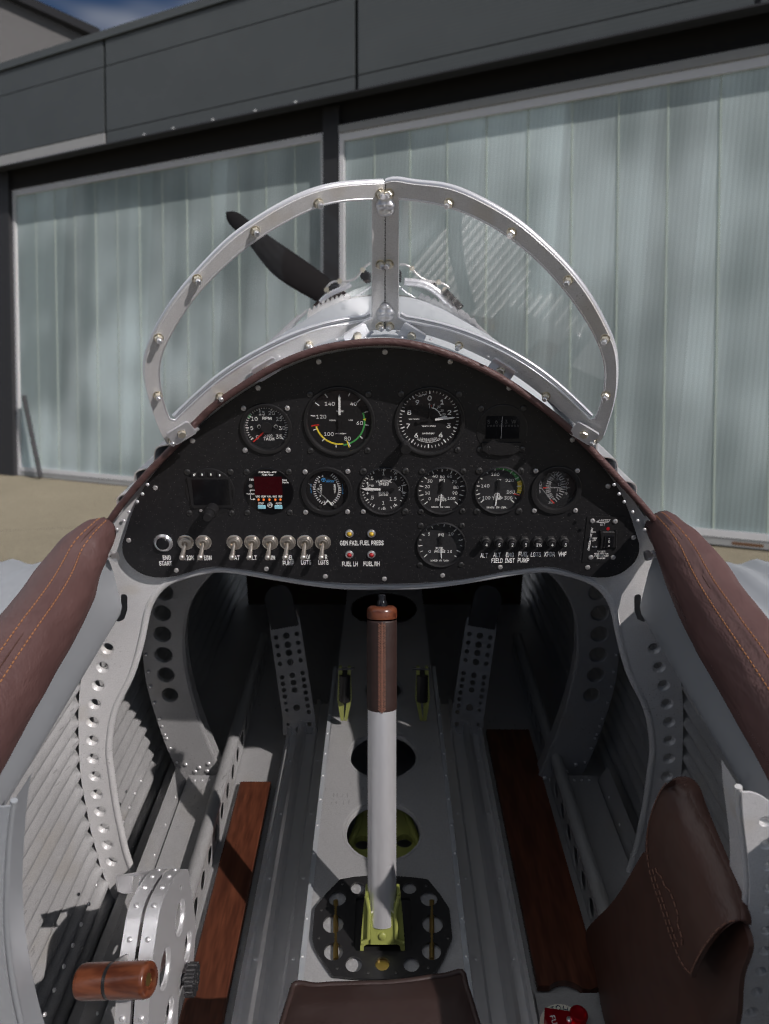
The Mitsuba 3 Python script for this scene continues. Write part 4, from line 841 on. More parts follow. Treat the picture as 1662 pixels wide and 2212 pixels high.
ms = [at(text('ARTEX', 50 / 6.5 / 1.5042 / 1785, .95, True, shear=.1), *E2(435, 1232), .001), at(text('ELT', 44 / 6.5 / 1.5042 / 1785, 1, True), *E2(380, 1322), .001), at(ext(Polygon([E2(230, 1270), E2(325, 1210), E2(300, 1270), E2(515, 1262), E2(505, 1276), E2(310, 1290)]), .0003), 0, 0, .001)]
part(k, 'lettering', moved(cat(ms), PM(0, 0)), 'dim_print', smooth=False, label='dim grey heading ELT with a wing emblem')
part(k, 'indicator', moved(at(disc(.0022, .0006), *E2(492, 1410), .001), PM(0, 0)), 'red_lens')

# ------------------------------------------------------------------ windscreen
ws = thing('windscreen', 'curved two pane windscreen in a bolted silver frame above the panel', 'windscreen')
B0 = onA(832, 708, .832); T0 = onA(833, 392, .765)
def half(side):
    cor = onA(365, 960, .785) if side < 0 else onA(1289, 956, .785)
    n = np.cross(T0 - B0, cor - B0); n /= np.linalg.norm(n)
    if n[1] > 0: n = -n
    hit = lambda x, y: onP(x, y, B0, n)
    e1 = np.cross(T0 - B0, n); e1 /= np.linalg.norm(e1)
    if e1[0] < 0: e1 = -e1
    e2 = np.cross(n, e1)
    M = FM(B0, e1, e2)
    if side < 0:
        arc = [(830, 395), (790, 397), (702, 408), (620, 440), (560, 475), (500, 518), (440, 577), (390, 634), (352, 690), (326, 740), (313, 785), (315, 830), (328, 880), (346, 930), (361, 958)]
        bot = [(366, 962), (400, 921), (470, 863), (560, 803), (650, 756), (740, 723), (829, 710)]
        iarc = [(803, 428), (760, 430), (700, 440), (625, 472), (570, 504), (510, 549), (450, 606), (405, 660), (371, 715), (350, 760), (343, 800), (347, 840), (360, 890), (366, 903)]
        ibot = [(378, 906), (420, 866), (480, 815), (560, 765), (640, 727), (720, 702), (790, 690), (803, 684)]
        post = [(829, 710), (830, 550), (830, 395)]
    else:
        arc = [(834, 394), (850, 390), (880, 394), (960, 404), (1040, 435), (1110, 476), (1170, 525), (1230, 585), (1275, 645), (1308, 705), (1328, 755), (1333, 800), (1330, 850), (1318, 900), (1303, 945)]
        bot = [(1299, 955), (1289, 958), (1250, 918), (1190, 866), (1110, 806), (1030, 762), (940, 726), (835, 710)]
        iarc = [(863, 427), (900, 431), (960, 442), (1030, 468), (1090, 502), (1150, 549), (1205, 605), (1255, 670), (1287, 725), (1304, 770), (1309, 810), (1305, 850), (1293, 890), (1286, 903)]
        ibot = [(1276, 905), (1240, 870), (1180, 818), (1100, 766), (1020, 729), (940, 704), (875, 691), (862, 684)]
        post = [(835, 710), (835, 550), (834, 394)]
    A_, I_ = smooth_path(arc, 70), smooth_path(iarc, 60)
    B_ = smooth_path(bot[1:], 40); J_ = np.vstack([smooth_path(ibot[:-1], 40), [ibot[-1]]])
    to2 = lambda pts: [(np.linalg.inv(M) @ np.append(hit(x, y), 1))[:2] for x, y in pts]
    o = Polygon(to2(list(A_) + list(B_))).buffer(0)
    inn = Polygon(to2(list(I_) + list(J_))).buffer(-.003).buffer(.003)
    fr = part(ws, 'frame', moved(cat([ext(o.difference(inn), .0022, 0)]), M), 'silver_paint', smooth=False, label=('left' if side < 0 else 'right') + ' half of the windscreen frame')
    part(ws, 'rim', tube([hit(x, y) - n * .0035 + (hit(833, 640) - hit(x, y)) * .012 for x, y in A_], .0042, 14), 'alloy', smooth=60, label='bright rounded outer rim')
    part(ws, 'inner_edge', tube([hit(x, y) + n * .0016 for x, y in list(smooth_path(iarc, 60)) + list(smooth_path(ibot, 40))], .0012, 8), 'alloy', smooth=60)
    part(ws, 'sealing_strip', tube([hit(x, y) - n * .006 for x, y in J_], .0028, 8), 'alloy', smooth=60)
    gl = trimesh.creation.extrude_polygon(o.buffer(-.004), .001, engine='earcut'); gv = gl.vertices; keep = np.all(gv[gl.faces][:, :, 2] < 1e-6, axis=1)
    gl = trimesh.Trimesh(gv, gl.faces[keep], process=False); gl.remove_unreferenced_vertices()
    part(ws, 'pane', moved(at(gl, 0, 0, -.0035), M), 'pane_glass', smooth=False)
    return M, hit, n
ML, hitL, nL = half(-1); MR, hitR, nR = half(1)
Z3 = zm(.34, 299.2, 365.7); Z4 = zm(.34, 797.9, 365.7)
nut_w = mikit.ply(cat([lathe([(0, 0), (.0050, 0), (.0050, .0006), (.0045, .0008)], 20), lathe([(.0042, .0006), (.0042, .0040), (.0037, .0048), (0, .0048)], 6)]), 'zinc', smooth=20)
end_w = mikit.ply(lathe([(.0027, .004), (.0027, .0082), (.0021, .0090), (0, .0090)], 16), 'chrome', smooth=35)
def bolt(hit, n, x, y):
    b = numbered(ws + '__bolt'); scene_k = axisM(hit(x, y) + n * .0022, n); th_ = random.random(); c_, s_ = math.cos(th_), math.sin(th_)
    M = scene_k @ np.array([[c_, -s_, 0, 0], [s_, c_, 0, 0], [0, 0, 1, 0], [0, 0, 0, 1]])
    scene[b] = {**nut_w, 'to_world': T4((WM @ M).tolist())}
    scene[b + '__shank'] = {**end_w, 'to_world': T4((WM @ M).tolist())}
for p in ((1530, 148), (1140, 208), (738, 383), (370, 687), (125, 1062), (120, 1427), (210, 1712), (515, 1432), (1080, 1107), (1527, 988), (1530, 595)): bolt(hitL, nL, *Z3(*p))
for p in ((135, 147), (513, 208), (910, 395), (1268, 697), (1503, 1068), (1508, 1425), (1422, 1710), (140, 987), (133, 592), (577, 1110), (1128, 1430)): bolt(hitR, nR, *Z4(*p))
# tab brackets along the base
for Zq, hit, n, pts in ((Z3, hitL, nL, [(265, 1647), (800, 1245), (1372, 1030)]), (Z4, hitR, nR, [(290, 1030), (850, 1252), (1375, 1650)])):
    for p in pts:
        c_ = hit(*Zq(*p)); tb = numbered(ws + '__bracket')
        d_ = hit(*Zq(p[0] + 30, p[1] + (30 if Zq is Z4 else -30) * .6)) - c_
        M = FM(c_ + n * .0065, d_, np.cross(n, d_))
        m = cat([ext(sbox(-.011, -.0068, .011, .0068).buffer(.003, 6).difference(Point(0, 0).buffer(.0048)), .003), at(ext(sbox(-.018, -.0025, .018, .0005), .002), 0, -.006, 0)])
        scene[tb] = mikit.ply(moved(moved(m, M), WM), 'alloy', smooth=25)
        scene[tb + '__nut'] = {**nut_w, 'to_world': T4((WM @ M @ np.diag([1.15, 1.15, 1.3, 1])).tolist())}
# folded hinge straps on the centre post
for y in (442, 673):
    for s, hit, n in ((-1, hitL, nL), (1, hitR, nR)):
        c_ = hit(833 + s * 10, y) + n * .002
        sp = trimesh.creation.icosphere(3, 1.0); v = sp.vertices.copy()
        v = v * [.0062, .0115, .0055]; v[:, 0] += -s * .004 * (v[:, 1] / .0115) ** 2
        v[:, 2] += .0012 * np.sin(v[:, 1] * 700) * (v[:, 2] > 0)
        sp.vertices = v; part(ws, 'strap', moved(sp, FM(c_, (1, 0, 0), np.cross(n, (1, 0, 0)))), 'alloy', smooth=60)
part(ws, 'post_seam', tube([hitL(831.5, 708) + nL * .0015, hitL(832, 395) + nL * .0015], .0012, 6), 'dark_steel', smooth=60)

# ------------------------------------------------------------------ engine parts and propeller beyond the windscreen
for i, (pts, r, bs, nm) in enumerate([
    ([(130, 400), (200, 330), (290, 285), (420, 218)], 5.5, 'alloy', 'exhaust_pipe'), ([(950, 195), (1060, 206), (1140, 220), (1290, 312), (1390, 410), (1470, 465)], 8.5, 'alloy', 'exhaust_pipe'), ([(1000, 200), (1060, 206)], 6, 'alloy', 'exhaust_pipe'),
    ([(180, 280), (205, 230), (240, 203), (380, 193), (470, 160), (540, 80), (620, 15)], 2.4, 'steel', 'cable'), ([(905, 30), (990, 45), (1080, 130), (1160, 180), (1290, 205), (1390, 260)], 2.4, 'steel', 'cable'), ([(470, 350), (540, 300), (625, 240)], 1.4, 'alloy', 'cowl_line'), ([(895, 240), (970, 305), (1060, 358)], 1.4, 'alloy', 'cowl_line')]):
    q = smooth_path([onA(*ZN(x, y), 1.72) for x, y in pts], 40)
    part(ap, nm, tube(q, r / FOC * 1.7, 10), bs, smooth=60)
def ebox(pts, a0_, dep, bs, nm):
    q = [onA(*ZN(x, y), a0_) for x, y in pts]; part(ap, nm, hull_pts(list(q) + [p + [0, dep, 0] for p in q]), bs, smooth=20)
ebox([(1330, 300), (1370, 265), (1535, 435), (1495, 480)], 1.70, .05, 'black_plastic', 'rocker_cover'); ebox([(1210, 205), (1260, 200), (1270, 250), (1225, 255)], 1.72, .04, 'black_plastic', 'clamp')
ebox([(505, 110), (560, 95), (620, 130), (620, 205), (570, 212), (520, 160)], 1.72, .05, 'black_plastic', 'ignition_block'); ebox([(905, 80), (925, 110), (920, 200), (900, 210)], 1.72, .05, 'black_plastic', 'ignition_block')
ebox([(50, 430), (150, 320), (250, 240), (300, 250), (160, 370), (75, 440)], 1.74, .05, 'black_plastic', 'rocker_cover')
for x, y in ((185, 275), (313, 190), (540, 80), (1285, 200), (1345, 275), (1025, 65)): part(ap, 'cable_nut', moved(lathe([(0, -.006), (.006, -.006), (.006, .006), (0, .006)], 6), FM(onA(*ZN(x, y), 1.715))), 'zinc', smooth=20)
pp = thing('propeller', 'black two bladed propeller, one blade rising to the left beyond the windscreen', 'propeller')
PA = 2.15
up_e = smooth_path([(490, 457), (505, 456), (534, 474), (620, 537), (717, 607), (770, 655)], 30); lo_e = smooth_path([(488, 460), (492, 476), (520, 506), (588, 587), (668, 640), (735, 690)], 30)
def blade(flip):
    rows = []
    for i in range(30):
        a_, b_ = onA(*up_e[i], PA), onA(*lo_e[i], PA); c_ = (a_ + b_) / 2; h_ = (a_ - b_) / 2; th_ = max(.003, np.linalg.norm(h_) * .22)
        tw = np.array([0, .25 * np.linalg.norm(h_) * 2, 0])
        rows.append([c_ + h_ * math.cos(t) + np.array([0, th_ * math.sin(t), 0]) + tw * math.cos(t) for t in np.linspace(0, 2 * math.pi, 25)])
    P = np.array(rows)
    if flip: hub = onA(829, 722, PA); P = P.copy(); P[..., 0] = 2 * hub[0] - P[..., 0]; P[..., 2] = 2 * hub[2] - P[..., 2]
    return grid(P)
for fl_ in (0, 1): part(pp, 'blade', blade(fl_), 'prop_black', smooth=50)
part(pp, 'hub', moved(lathe([(0, -.06), (.05, -.05), (.07, 0), (.05, .06), (.02, .12), (0, .13)], 32), axisM(onA(829, 722, PA), [0, 1, 0])), 'alloy', smooth=50)

# ------------------------------------------------------------------ control stick and its base
SY = .864
cs = thing('control_stick', 'silver control stick with brown leather grip and wooden cap in the middle of the cockpit', 'control stick')
cup = np.array([0, sb, cb]); cfw = np.array([0, cb, -sb])
def sp_(py, px=825.5): return onY(px, py, SY)
Ms = lambda py: FM(sp_(py), (1, 0, 0), -cfw) if False else axisM(sp_(py), cup)
def slen(py0, py1): return (py1 - py0) / FOC * SY
part(cs, 'tube', moved(disc(.01695, slen(1500, 1990), 0, 48), Ms(1990)), 'stick_metal', smooth=30)
L = slen(1338, 1531)
q = []
for i, z in enumerate(np.linspace(0, L, 40)): q.append((.0178 + .0004 * (meshkit.noise(np.array([z * 120, 0., 0.]), 2) - .5), z))
q = [(.0168, 0)] + [(.0176, .0006)] + q[1:-1] + [(.0177, L - .0012), (.0170, L)]
part(cs, 'leather_grip', moved(lathe(q, 48), Ms(1531)), 'leather_grip', smooth=40)
st = []
front_ = -cfw
for i in range(36):
    y = 1342 + i * 5.2
    for s in (-1, 1):
        a_ = sp_(y) + front_ * .0182 + np.array([s * .0045, 0, 0]); b_ = sp_(y + 6) + front_ * .0187; c_ = sp_(y - 2) + front_ * .0187
        st += [tube([a_ + front_ * -.0004, b_], .00055, 5)]
        if i % 2: st += [tube([a_ + front_ * -.0004, c_], .0005, 5)]
st.append(tube([sp_(1340) + front_ * .0180, sp_(1532) + front_ * .0180], .0011, 6))
part(cs, 'stitching', cat(st), 'thread_brown', smooth=60, kind='stuff')
Lc = slen(1309, 1337)
part(cs, 'wooden_cap', moved(lathe([(.0150, 0), (.0176, .0012), (.0180, .0035), (.0180, Lc * .62), (.0170, Lc * .85), (.0145, Lc * .97), (.0085, Lc), (0, Lc)], 48), Ms(1337)), 'turned_wood', smooth=50)
part(cs, 'switch_button', moved(lathe([(.0070, 0), (.0064, .004), (.0050, .0075), (.0048, .0078), (.0048, .0125), (.0040, .0135), (0, .0135)], 28), Ms(1310)), 'black_gloss', smooth=35)
br = thing('stick_bracket', 'yellow green cast bracket holding the foot of the stick', 'bracket')
Mb = FM(onY(818, 2057, SY - .012), (1, 0, 0), cup)
def bpoly(pts): return inplane([ZC(*p) for p in pts], lambda x, y: onY(x, y, SY - .012), Mb)
body = bpoly([(716, 750), (735, 752), (737, 800), (775, 832), (865, 832), (903, 800), (905, 750), (922, 752), (940, 900), (955, 1095), (930, 1095), (922, 1065), (905, 1058), (725, 1058), (708, 1068), (706, 1095), (683, 1095), (700, 900)]).difference(Point(0, 0).buffer(1e-9))
part(br, 'body', moved(ext(body.difference(bpoly([(745, 1000 - 15), (745, 985), (746, 985)])) if False else body, .022, -.024), Mb), 'lime_paint', smooth=30)
part(br, 'face_plate', moved(ext(bpoly([(752, 850), (885, 850), (890, 1050), (747, 1050)]).buffer(-.001).buffer(.001), .003, -.002), Mb), 'lime_paint', smooth=30)
for p in ([(722, 760), (738, 840), (735, 1010), (700, 1035), (690, 1035)], [(916, 760), (898, 840), (900, 1010), (938, 1035), (948, 1035)]):
    part(br, 'rib', moved(tube([np.append((np.linalg.inv(Mb) @ np.append(onY(*ZC(*k_), SY - .012), 1))[:2], .002) for k_ in p], .0024, 8), Mb), 'lime_paint', smooth=60)
part(br, 'bolt', moved(at(lathe([(.0042, 0), (.0042, .002), (.003, .003), (0, .0032)], 18), *(np.linalg.inv(Mb) @ np.append(onY(*ZC(818, 997), SY - .012), 1))[:2], .001), Mb), 'lime_paint', smooth=40)
part(br, 'socket', moved(disc(.0195, slen(1935, 1972), 0, 40), axisM(onY(825.5, 1975, SY + .004), cup)), 'lime_paint', smooth=30)
part(br, 'chips', moved(cat([ext(bpoly(p), .0004, .0012) for p in ([(748, 850), (765, 848), (765, 853), (752, 862)], [(872, 850), (886, 850), (886, 862), (880, 856)], [(832, 866), (838, 866), (840, 885), (833, 885)], [(760, 890), (765, 892), (768, 922), (762, 920)], [(795, 850), (803, 850), (802, 857), (796, 856)])]), Mb), 'cream_paint', smooth=False, label='small chips of worn paint')
# black octagonal plate
op = thing('stick_plate', 'black octagonal plate with a ring of holes at the foot of the stick', 'plate')
hitu = lambda x, y: onU(x, y, TU + .006)
Mo = FM([0, 0, TU + .006], (1, 0, 0), (0, 1, 0))
def opoly(pts): return inplane([ZC(*p) for p in pts], hitu, Mo)
pl = opoly([(565, 660), (650, 645), (740, 638), (890, 640), (1000, 648), (1090, 660), (1160, 745), (1220, 835), (1238, 1010), (1195, 1115), (1150, 1200), (1120, 1228), (900, 1258), (760, 1258), (640, 1252), (522, 1240), (460, 1150), (410, 1065), (397, 1010), (412, 835), (480, 745)])
inner = opoly([(660, 770), (985, 770), (998, 1090), (645, 1090)]).buffer(-.003).buffer(.003)
pl = pl.difference(inner)
for x, y, r in ((548, 775, 52), (670, 712, 42), (980, 712, 42), (1097, 775, 52), (523, 927, 62), (1120, 927, 62), (525, 1093, 58), (1113, 1090, 58), (647, 1170, 50), (818, 1168, 43), (992, 1170, 48)):
    c_ = (np.linalg.inv(Mo) @ np.append(hitu(*ZC(x, y)), 1))[:2]; rr = np.linalg.norm((np.linalg.inv(Mo) @ np.append(hitu(*ZC(x + r, y)), 1))[:2] - c_); pl = pl.difference(Point(c_).buffer(rr, 20))
part(op, 'plate', moved(ext(pl, .003, -.003), Mo), 'black_satin', smooth=30)
part(op, 'pan', moved(ext(inner.buffer(.001), .001, -.0051), Mo), 'black_plastic', smooth=False)
for x, y in ((452, 845), (436, 1013), (546, 1195), (732, 1222), (900, 1222), (1095, 1192), (1213, 1015), (578, 690), (1080, 700)): copy(op, 'screw', mikit.ply(screw_mesh(.0018, .0008), 'dark_steel', smooth=25) if False else scr_b, FM(hitu(*ZC(x, y)), (1, 0, 0), (0, 1, 0)) @ np.diag([.5, .5, .4, 1]))
for x0_ in (538, 1115):
    q = [onU(*ZC(x0_, y), TU + .0035) for y in (790, 880, 1000, 1140)]
    part(op, 'push_rod', tube(q, .0030, 10), 'brass', smooth=60)
part(op, 'brass_disc', moved(disc(.011, .0006), FM(onU(*ZC(818, 1168), TU + .0018), (1, 0, 0), (0, 1, 0))), 'brass', smooth=30)
# yellow-green fitting seen down in the second tunnel hole
yf = thing('tunnel_fitting', 'yellow green fork fitting down in the round tunnel hole behind the stick', 'fitting')
hitv = lambda x, y: onU(x, y, TU - .05)
Mv = FM([0, 0, TU - .05], (1, 0, 0), (0, 1, 0))
fp_ = inplane([ZC(*p) for p in [(690, 225), (940, 225), (975, 300), (1050, 520), (1000, 560), (640, 560), (610, 470), (660, 320)]], hitv, Mv)
for p, r in (((700, 440), 38), ((950, 430), 38)):
    c_ = (np.linalg.inv(Mv) @ np.append(hitv(*ZC(*p)), 1))[:2]; fp_ = fp_.difference(Point(c_).buffer(.0125))
part(yf, 'fork', moved(ext(fp_, .01, -.01), Mv), 'lime_paint', smooth=30)
for p in ([(685, 240), (675, 330), (620, 480)], [(950, 240), (985, 330), (1045, 480)]): part(yf, 'rib', tube([hitv(*ZC(*k_)) + [0, 0, .004] for k_ in p], .005, 10), 'lime_paint', smooth=60)

# ------------------------------------------------------------------ rudder pedals and brake fittings
for s in (-1, 1):
    rp = thing('rudder_pedal', ('left' if s < 0 else 'right') + ' rudder pedal plate drilled with many holes, black pad on top', 'pedal', 'pair of rudder pedals')
    f = (lambda p: p) if s < 0 else (lambda p: mir([p], 828.0)[0])
    p0 = onU(829, 1590, -.928); n = np.array([0, -.283, .093]); n /= np.linalg.norm(n)
    hit = lambda x, y: onP(x, y, p0, n)
    Mq = FM(p0, (1, 0, 0), np.cross(n, (1, 0, 0)))
    pol = inplane([f(ZP(*p)) for p in ((835, 640), (1190, 575), (1205, 660), (1380, 1780), (1388, 1960), (995, 1990), (990, 1780), (840, 740))], hit, Mq)
    hs = [(910, 817, 28), (926, 921, 28), (942, 1027, 28), (958, 1133, 28), (982, 1294, 28), (993, 1370, 28), (1005, 1447, 28), (1017, 1525, 28), (1028, 1602, 22), (1042, 1688, 22), (1054, 1858, 21), (1034, 795, 40), (1051, 903, 40), (1065, 1000, 40), (1082, 1110, 40), (1106, 1269, 34), (1120, 1357, 34), (1133, 1445, 34), (1158, 1657, 41), (1186, 1922, 40), (1159, 773, 28), (1175, 879, 28), (1191, 983, 28), (1207, 1089, 28), (1230, 1243, 28), (1242, 1320, 28), (1254, 1398, 28), (1266, 1476, 28), (1278, 1554, 28), (1291, 1633, 28), (1303, 1710, 28), (1312, 1854, 28)]
    for x, y, r in hs:
        c_ = (np.linalg.inv(Mq) @ np.append(hit(*f(ZP(x, y))), 1))[:2]; rr = np.linalg.norm((np.linalg.inv(Mq) @ np.append(hit(*f(ZP(x + r, y))), 1))[:2] - c_); pol = pol.difference(Point(c_).buffer(rr, 8))
    part(rp, 'plate', moved(ext(pol, .003, -.003), Mq), 'interior_paint', smooth=False)
    padp = inplane([f(ZP(*p)) for p in ((780, 360), (800, 280), (850, 215), (960, 178), (1050, 200), (1100, 270), (1115, 340), (1180, 660), (865, 715))], hit, Mq)
    part(rp, 'pad', moved(ext(padp, .008, .0005), Mq), 'black_plastic', smooth=30)
    # brake cylinder with yellow green cheeks beside the tunnel
    bc = thing('brake_cylinder', 'dim brake cylinder between yellow green cheeks, ' + ('left' if s < 0 else 'right') + ' of the stick grip', 'brake cylinder', 'pair of brake cylinders')
    Zs = zm(.2254, 664.8, 1230)
    f2 = (lambda p: p) if s < 0 else (lambda p: mir([p], 829.0)[0])
    hb = lambda x, y: onA(x, y, 1.02)
    Mh = FM([0, 1.02, 0])
    for pts in ([(300, 930), (330, 930), (348, 1300), (348, 1440), (318, 1440), (285, 1230)], [(385, 930), (412, 930), (425, 1230), (380, 1440), (352, 1440), (372, 1300)]):
        part(bc, 'cheek', moved(ext(inplane([f2(Zs(*p)) for p in pts], hb, Mh), .006, -.003), Mh), 'lime_paint', smooth=False)
    part(bc, 'cylinder', tube([hb(*f2(Zs(358, 1000))), hb(*f2(Zs(358, 1250)))], .010, 16), 'black_plastic', smooth=40)
    part(bc, 'bolt', tube([hb(*f2(Zs(285, 950))) - [0, .002, 0], hb(*f2(Zs(450, 945))) - [0, .002, 0]], .0022, 10), 'dark_steel', smooth=40)

# ------------------------------------------------------------------ throttle quadrant
tq = thing('throttle_quadrant', 'silver riveted throttle quadrant box with lightening holes on the left cockpit wall', 'throttle quadrant')
QX = -.23
arcp = [(1100, 598), (1050, 650), (1010, 720), (960, 850), (935, 1000), (915, 1150), (900, 1350), (890, 1529), (884, 1640)]
bkp = [(1070, 1640), (1066, 1529), (1075, 1340), (1162, 1150), (1178, 960), (1165, 830), (1130, 600)]
arc3 = smooth_path([onX(*ZL(*p), QX) for p in arcp], 60); bk3 = [onX(*ZL(*p), QX) for p in bkp]
Mx = FM([QX, 0, 0], (0, 1, 0), (0, 0, 1))
poly = Polygon([(p[1], p[2]) for p in list(arc3) + list(bk3)]).buffer(0)
qh = []
for x, y, r in ((1083, 890, .020), (1128, 1062, .017), (992, 1195, .021), (1018, 1470, .017), (1086, 710, .0035)):
    p = onX(*ZL(x, y), QX); poly = poly.difference(Point(p[1], p[2]).buffer(r * .95, 24))
    if r > .01: qh.append(at(lathe([(r * .95 + .003, .0003), (r * .95 + .001, .0), (r * .95 - .001, -.0025), (r * .95 - .0012, -.005), (r * .95, -.005)], 32), p[1], p[2]))
part(tq, 'side_plate', moved(cat([ext(poly, .0012, -.0012)] + qh), Mx), 'alloy_satin', smooth=35)
W1, W0, WS = -.0145, -.0180, -.0330
def strip(x0, x1): return shell(np.array([arc3 + [x0, 0, 0], arc3 + [x1, 0, 0]]), [0, 0, -.0012])
part(tq, 'rim_strip', strip(0, W1), 'alloy_satin', smooth=50); part(tq, 'rim_strip', strip(W0, WS), 'alloy_satin', smooth=50)
p2 = moved(ext(poly, .0012, 0), Mx); p2.apply_translation([WS, 0, 0]); part(tq, 'outer_plate', p2, 'alloy_satin', smooth=35)
part(tq, 'slot', grid(np.array([arc3 + [W0 + .0001, 0, -.012], arc3 + [W1 - .0001, 0, -.012]])), 'black_plastic', smooth=50)
an = np.gradient(arc3, axis=0); an = np.cross(an, [1, 0, 0]); an /= np.linalg.norm(an, axis=1, keepdims=True)
if an[30][2] < 0: an = -an
for i in (2, 9, 16, 24, 33, 43, 53):
    for xo in (W1 * .5, (W0 + WS) / 2): copy(tq, 'rivet', rivet, axisM(arc3[i] + [xo, 0, 0] + an[i] * .0002, an[i]) @ np.diag([1.1, 1.1, 1.2, 1]))
brk = [onX(*ZL(*p), QX + WS) for p in ((690, 622), (935, 600), (850, 745), (705, 745))]
hq = [onX(*ZL(*p), -.27) for p in ((688, 640), (880, 640), (850, 735), (735, 748), (705, 735))]
pq = Polygon([(p[1], p[2]) for p in hq]).buffer(0)
cq = onX(*ZL(813, 668), -.27); pq = pq.difference(Point(cq[1], cq[2]).buffer(.0135))
part(tq, 'wall_bracket', moved(ext(pq, .0015), FM([-.27, 0, 0], (0, 1, 0), (0, 0, 1))), 'alloy_satin', smooth=30)
part(tq, 'bracket_top', hull_pts([hq[0], hq[1], arc3[0] + [WS, 0, 0], arc3[3] + [WS, 0, 0], hq[0] + [0, 0, -.001], hq[1] + [0, 0, -.001]]), 'alloy_satin', smooth=False)
hc = onX(*ZL(885, 1265), QX)
hp = [onY(*ZL(485, 1275), .70), onY(*ZL(905, 1262), .685)]
hcv = hp[1] - hp[0]; hl = np.linalg.norm(hcv)
th = tq + '__handle'; labels[th] = {'label': 'turned reddish wooden throttle handle with a black band'}
Mh_ = axisM(hp[0], hcv)
part(th, 'grip', moved(lathe([(0, 0), (.0130, 0), (.0150, .0015), (.0158, .005), (.0158, hl * .43)], 40), Mh_), 'turned_wood', smooth=40)
part(th, 'grip', moved(lathe([(.0158, hl * .48), (.0158, hl - .005), (.0150, hl - .0015), (.0132, hl), (.0085, hl), (.0080, hl - .004), (0, hl - .004)], 40), Mh_), 'turned_wood', smooth=40)
part(th, 'band', moved(lathe([(.0155, hl * .43), (.0152, hl * .44), (.0152, hl * .47), (.0155, hl * .48)], 40), Mh_), 'black_satin', smooth=40)
part(th, 'bolt', moved(lathe([(.006, hl - .004), (.006, hl - .0025), (0, hl - .0025)], 6), Mh_), 'brass', smooth=20)
part(th, 'lever', hull_pts([hp[0] + hcv * .46 + o for o in ([.0015, 0, 0], [-.0015, 0, 0])] + [np.array([QX + (W0 + W1) / 2 + o, hp[0][1] + .09, hp[0][2] - .05]) for o in (.0015, -.0015)] + [hp[0] + hcv * .46 + np.array([o, .015, .008]) for o in (.0015, -.0015)]), 'dark_steel', smooth=False)
kn = onX(*ZL(1095, 1262), QX); 
fk = tq + '__friction_knob'; labels[fk] = {'label': 'black scalloped friction knob with drilled face'}
sc = unary_union([Point(0, 0).buffer(.0150, 32)] + [Point(.0150 * math.cos(t), .0150 * math.sin(t)).buffer(.0026, 8) for t in np.arange(0, 6.28, math.pi / 6)])
for t in np.arange(0, 6.28, math.pi / 3): sc = sc.difference(Point(.0095 * math.cos(t), .0095 * math.sin(t)).buffer(.0018, 8))
part(fk, 'wheel', moved(ext(sc, .010, .006), FM(kn, (0, 1, 0), (0, 0, 1))), 'black_satin', smooth=30); part(fk, 'stem', moved(disc(.006, .0165, 0, 20), FM(kn, (0, 1, 0), (0, 0, 1))), 'black_plastic', smooth=30)
for t in (0.5, 2.6, 4.7): copy(fk, 'screw', scr_b, FM(kn + [.0161, .005 * math.cos(t), .005 * math.sin(t)], (0, 1, 0), (0, 0, 1)) @ np.diag([.6, .6, .6, 1]))

# ------------------------------------------------------------------ leather pouch on the right wall
po = thing('leather_pouch', 'dark brown leather map pouch with a folded stitched flap on the right cockpit wall', 'pouch')
def flap(lft, rgt, n, xl, xr, bulge, m=24):
    l_, r_ = smooth_path([ZR(*p) for p in lft], n), smooth_path([ZR(*p) for p in rgt], n)
    P = np.zeros((n, m, 3))
    for i in range(n):
        for j in range(m):
            s = j / (m - 1); px = l_[i] * (1 - s) + r_[i] * s
            P[i, j] = onX(px[0], px[1], xl + (xr - xl) * s - bulge(s, i / (n - 1)))
    return P
Pb = flap([(905, 500), (810, 665), (700, 822), (620, 900), (566, 968), (600, 1150), (640, 1340), (690, 1560)], [(1180, 420), (1330, 640), (1430, 800), (1520, 960), (1540, 1080), (1500, 1200), (1480, 1330), (1450, 1560)], 34, .272, .285, lambda s, t: .010 * math.sin(math.pi * s) + .002 * math.sin(9 * s + 7 * t))
part(po, 'body', shell(Pb, [.004, 0, 0]), 'leather_dark', smooth=60)
Pf = flap([(1075, 66), (1005, 145), (958, 250), (932, 340), (919, 450), (930, 600), (990, 800), (1050, 1000), (1100, 1165), (1195, 1252)], [(1085, 58), (1165, 50), (1200, 75), (1222, 105), (1250, 180), (1300, 310), (1370, 480), (1450, 660), (1515, 800), (1540, 880), (1528, 935)], 40, .256, .286, lambda s, t: .011 * min(1, .35 + 2.2 * t) * math.sin(math.pi * s) ** .8)
# the flap's lower edge curves up to the fold
nf, mf = Pf.shape[:2]
low = smooth_path([ZR(*p) for p in [(1195, 1252), (1238, 1135), (1330, 985), (1420, 912), (1470, 905), (1528, 935)]], mf)
for j in range(mf):
    for i in range(nf):
        w = max(0, (i / (nf - 1) - .72) / .28) ** 1.3
        tgt = onX(low[j][0], low[j][1], .256 + .030 * j / (mf - 1) - .012 * math.sin(math.pi * j / (mf - 1)) ** .8)
        Pf[i, j] = Pf[i, j] * (1 - w) + tgt * w
part(po, 'flap', shell(Pf, [.0035, 0, 0]), 'leather_dark', smooth=60, label='rounded flap folded over the pouch')
def stitches(path, d, g, r=.0006, lift=-.0012):
    L = np.concatenate([[0], np.cumsum(np.linalg.norm(np.diff(path, axis=0), axis=1))]); out = []
    l = 0
    while l + d < L[-1]:
        q = [np.array([np.interp(z, L, path[:, i]) for i in range(3)]) + [lift, 0, .0004] for z in (l, l + d)]; out.append(tube(q, r, 5)); l += d + g
    return out
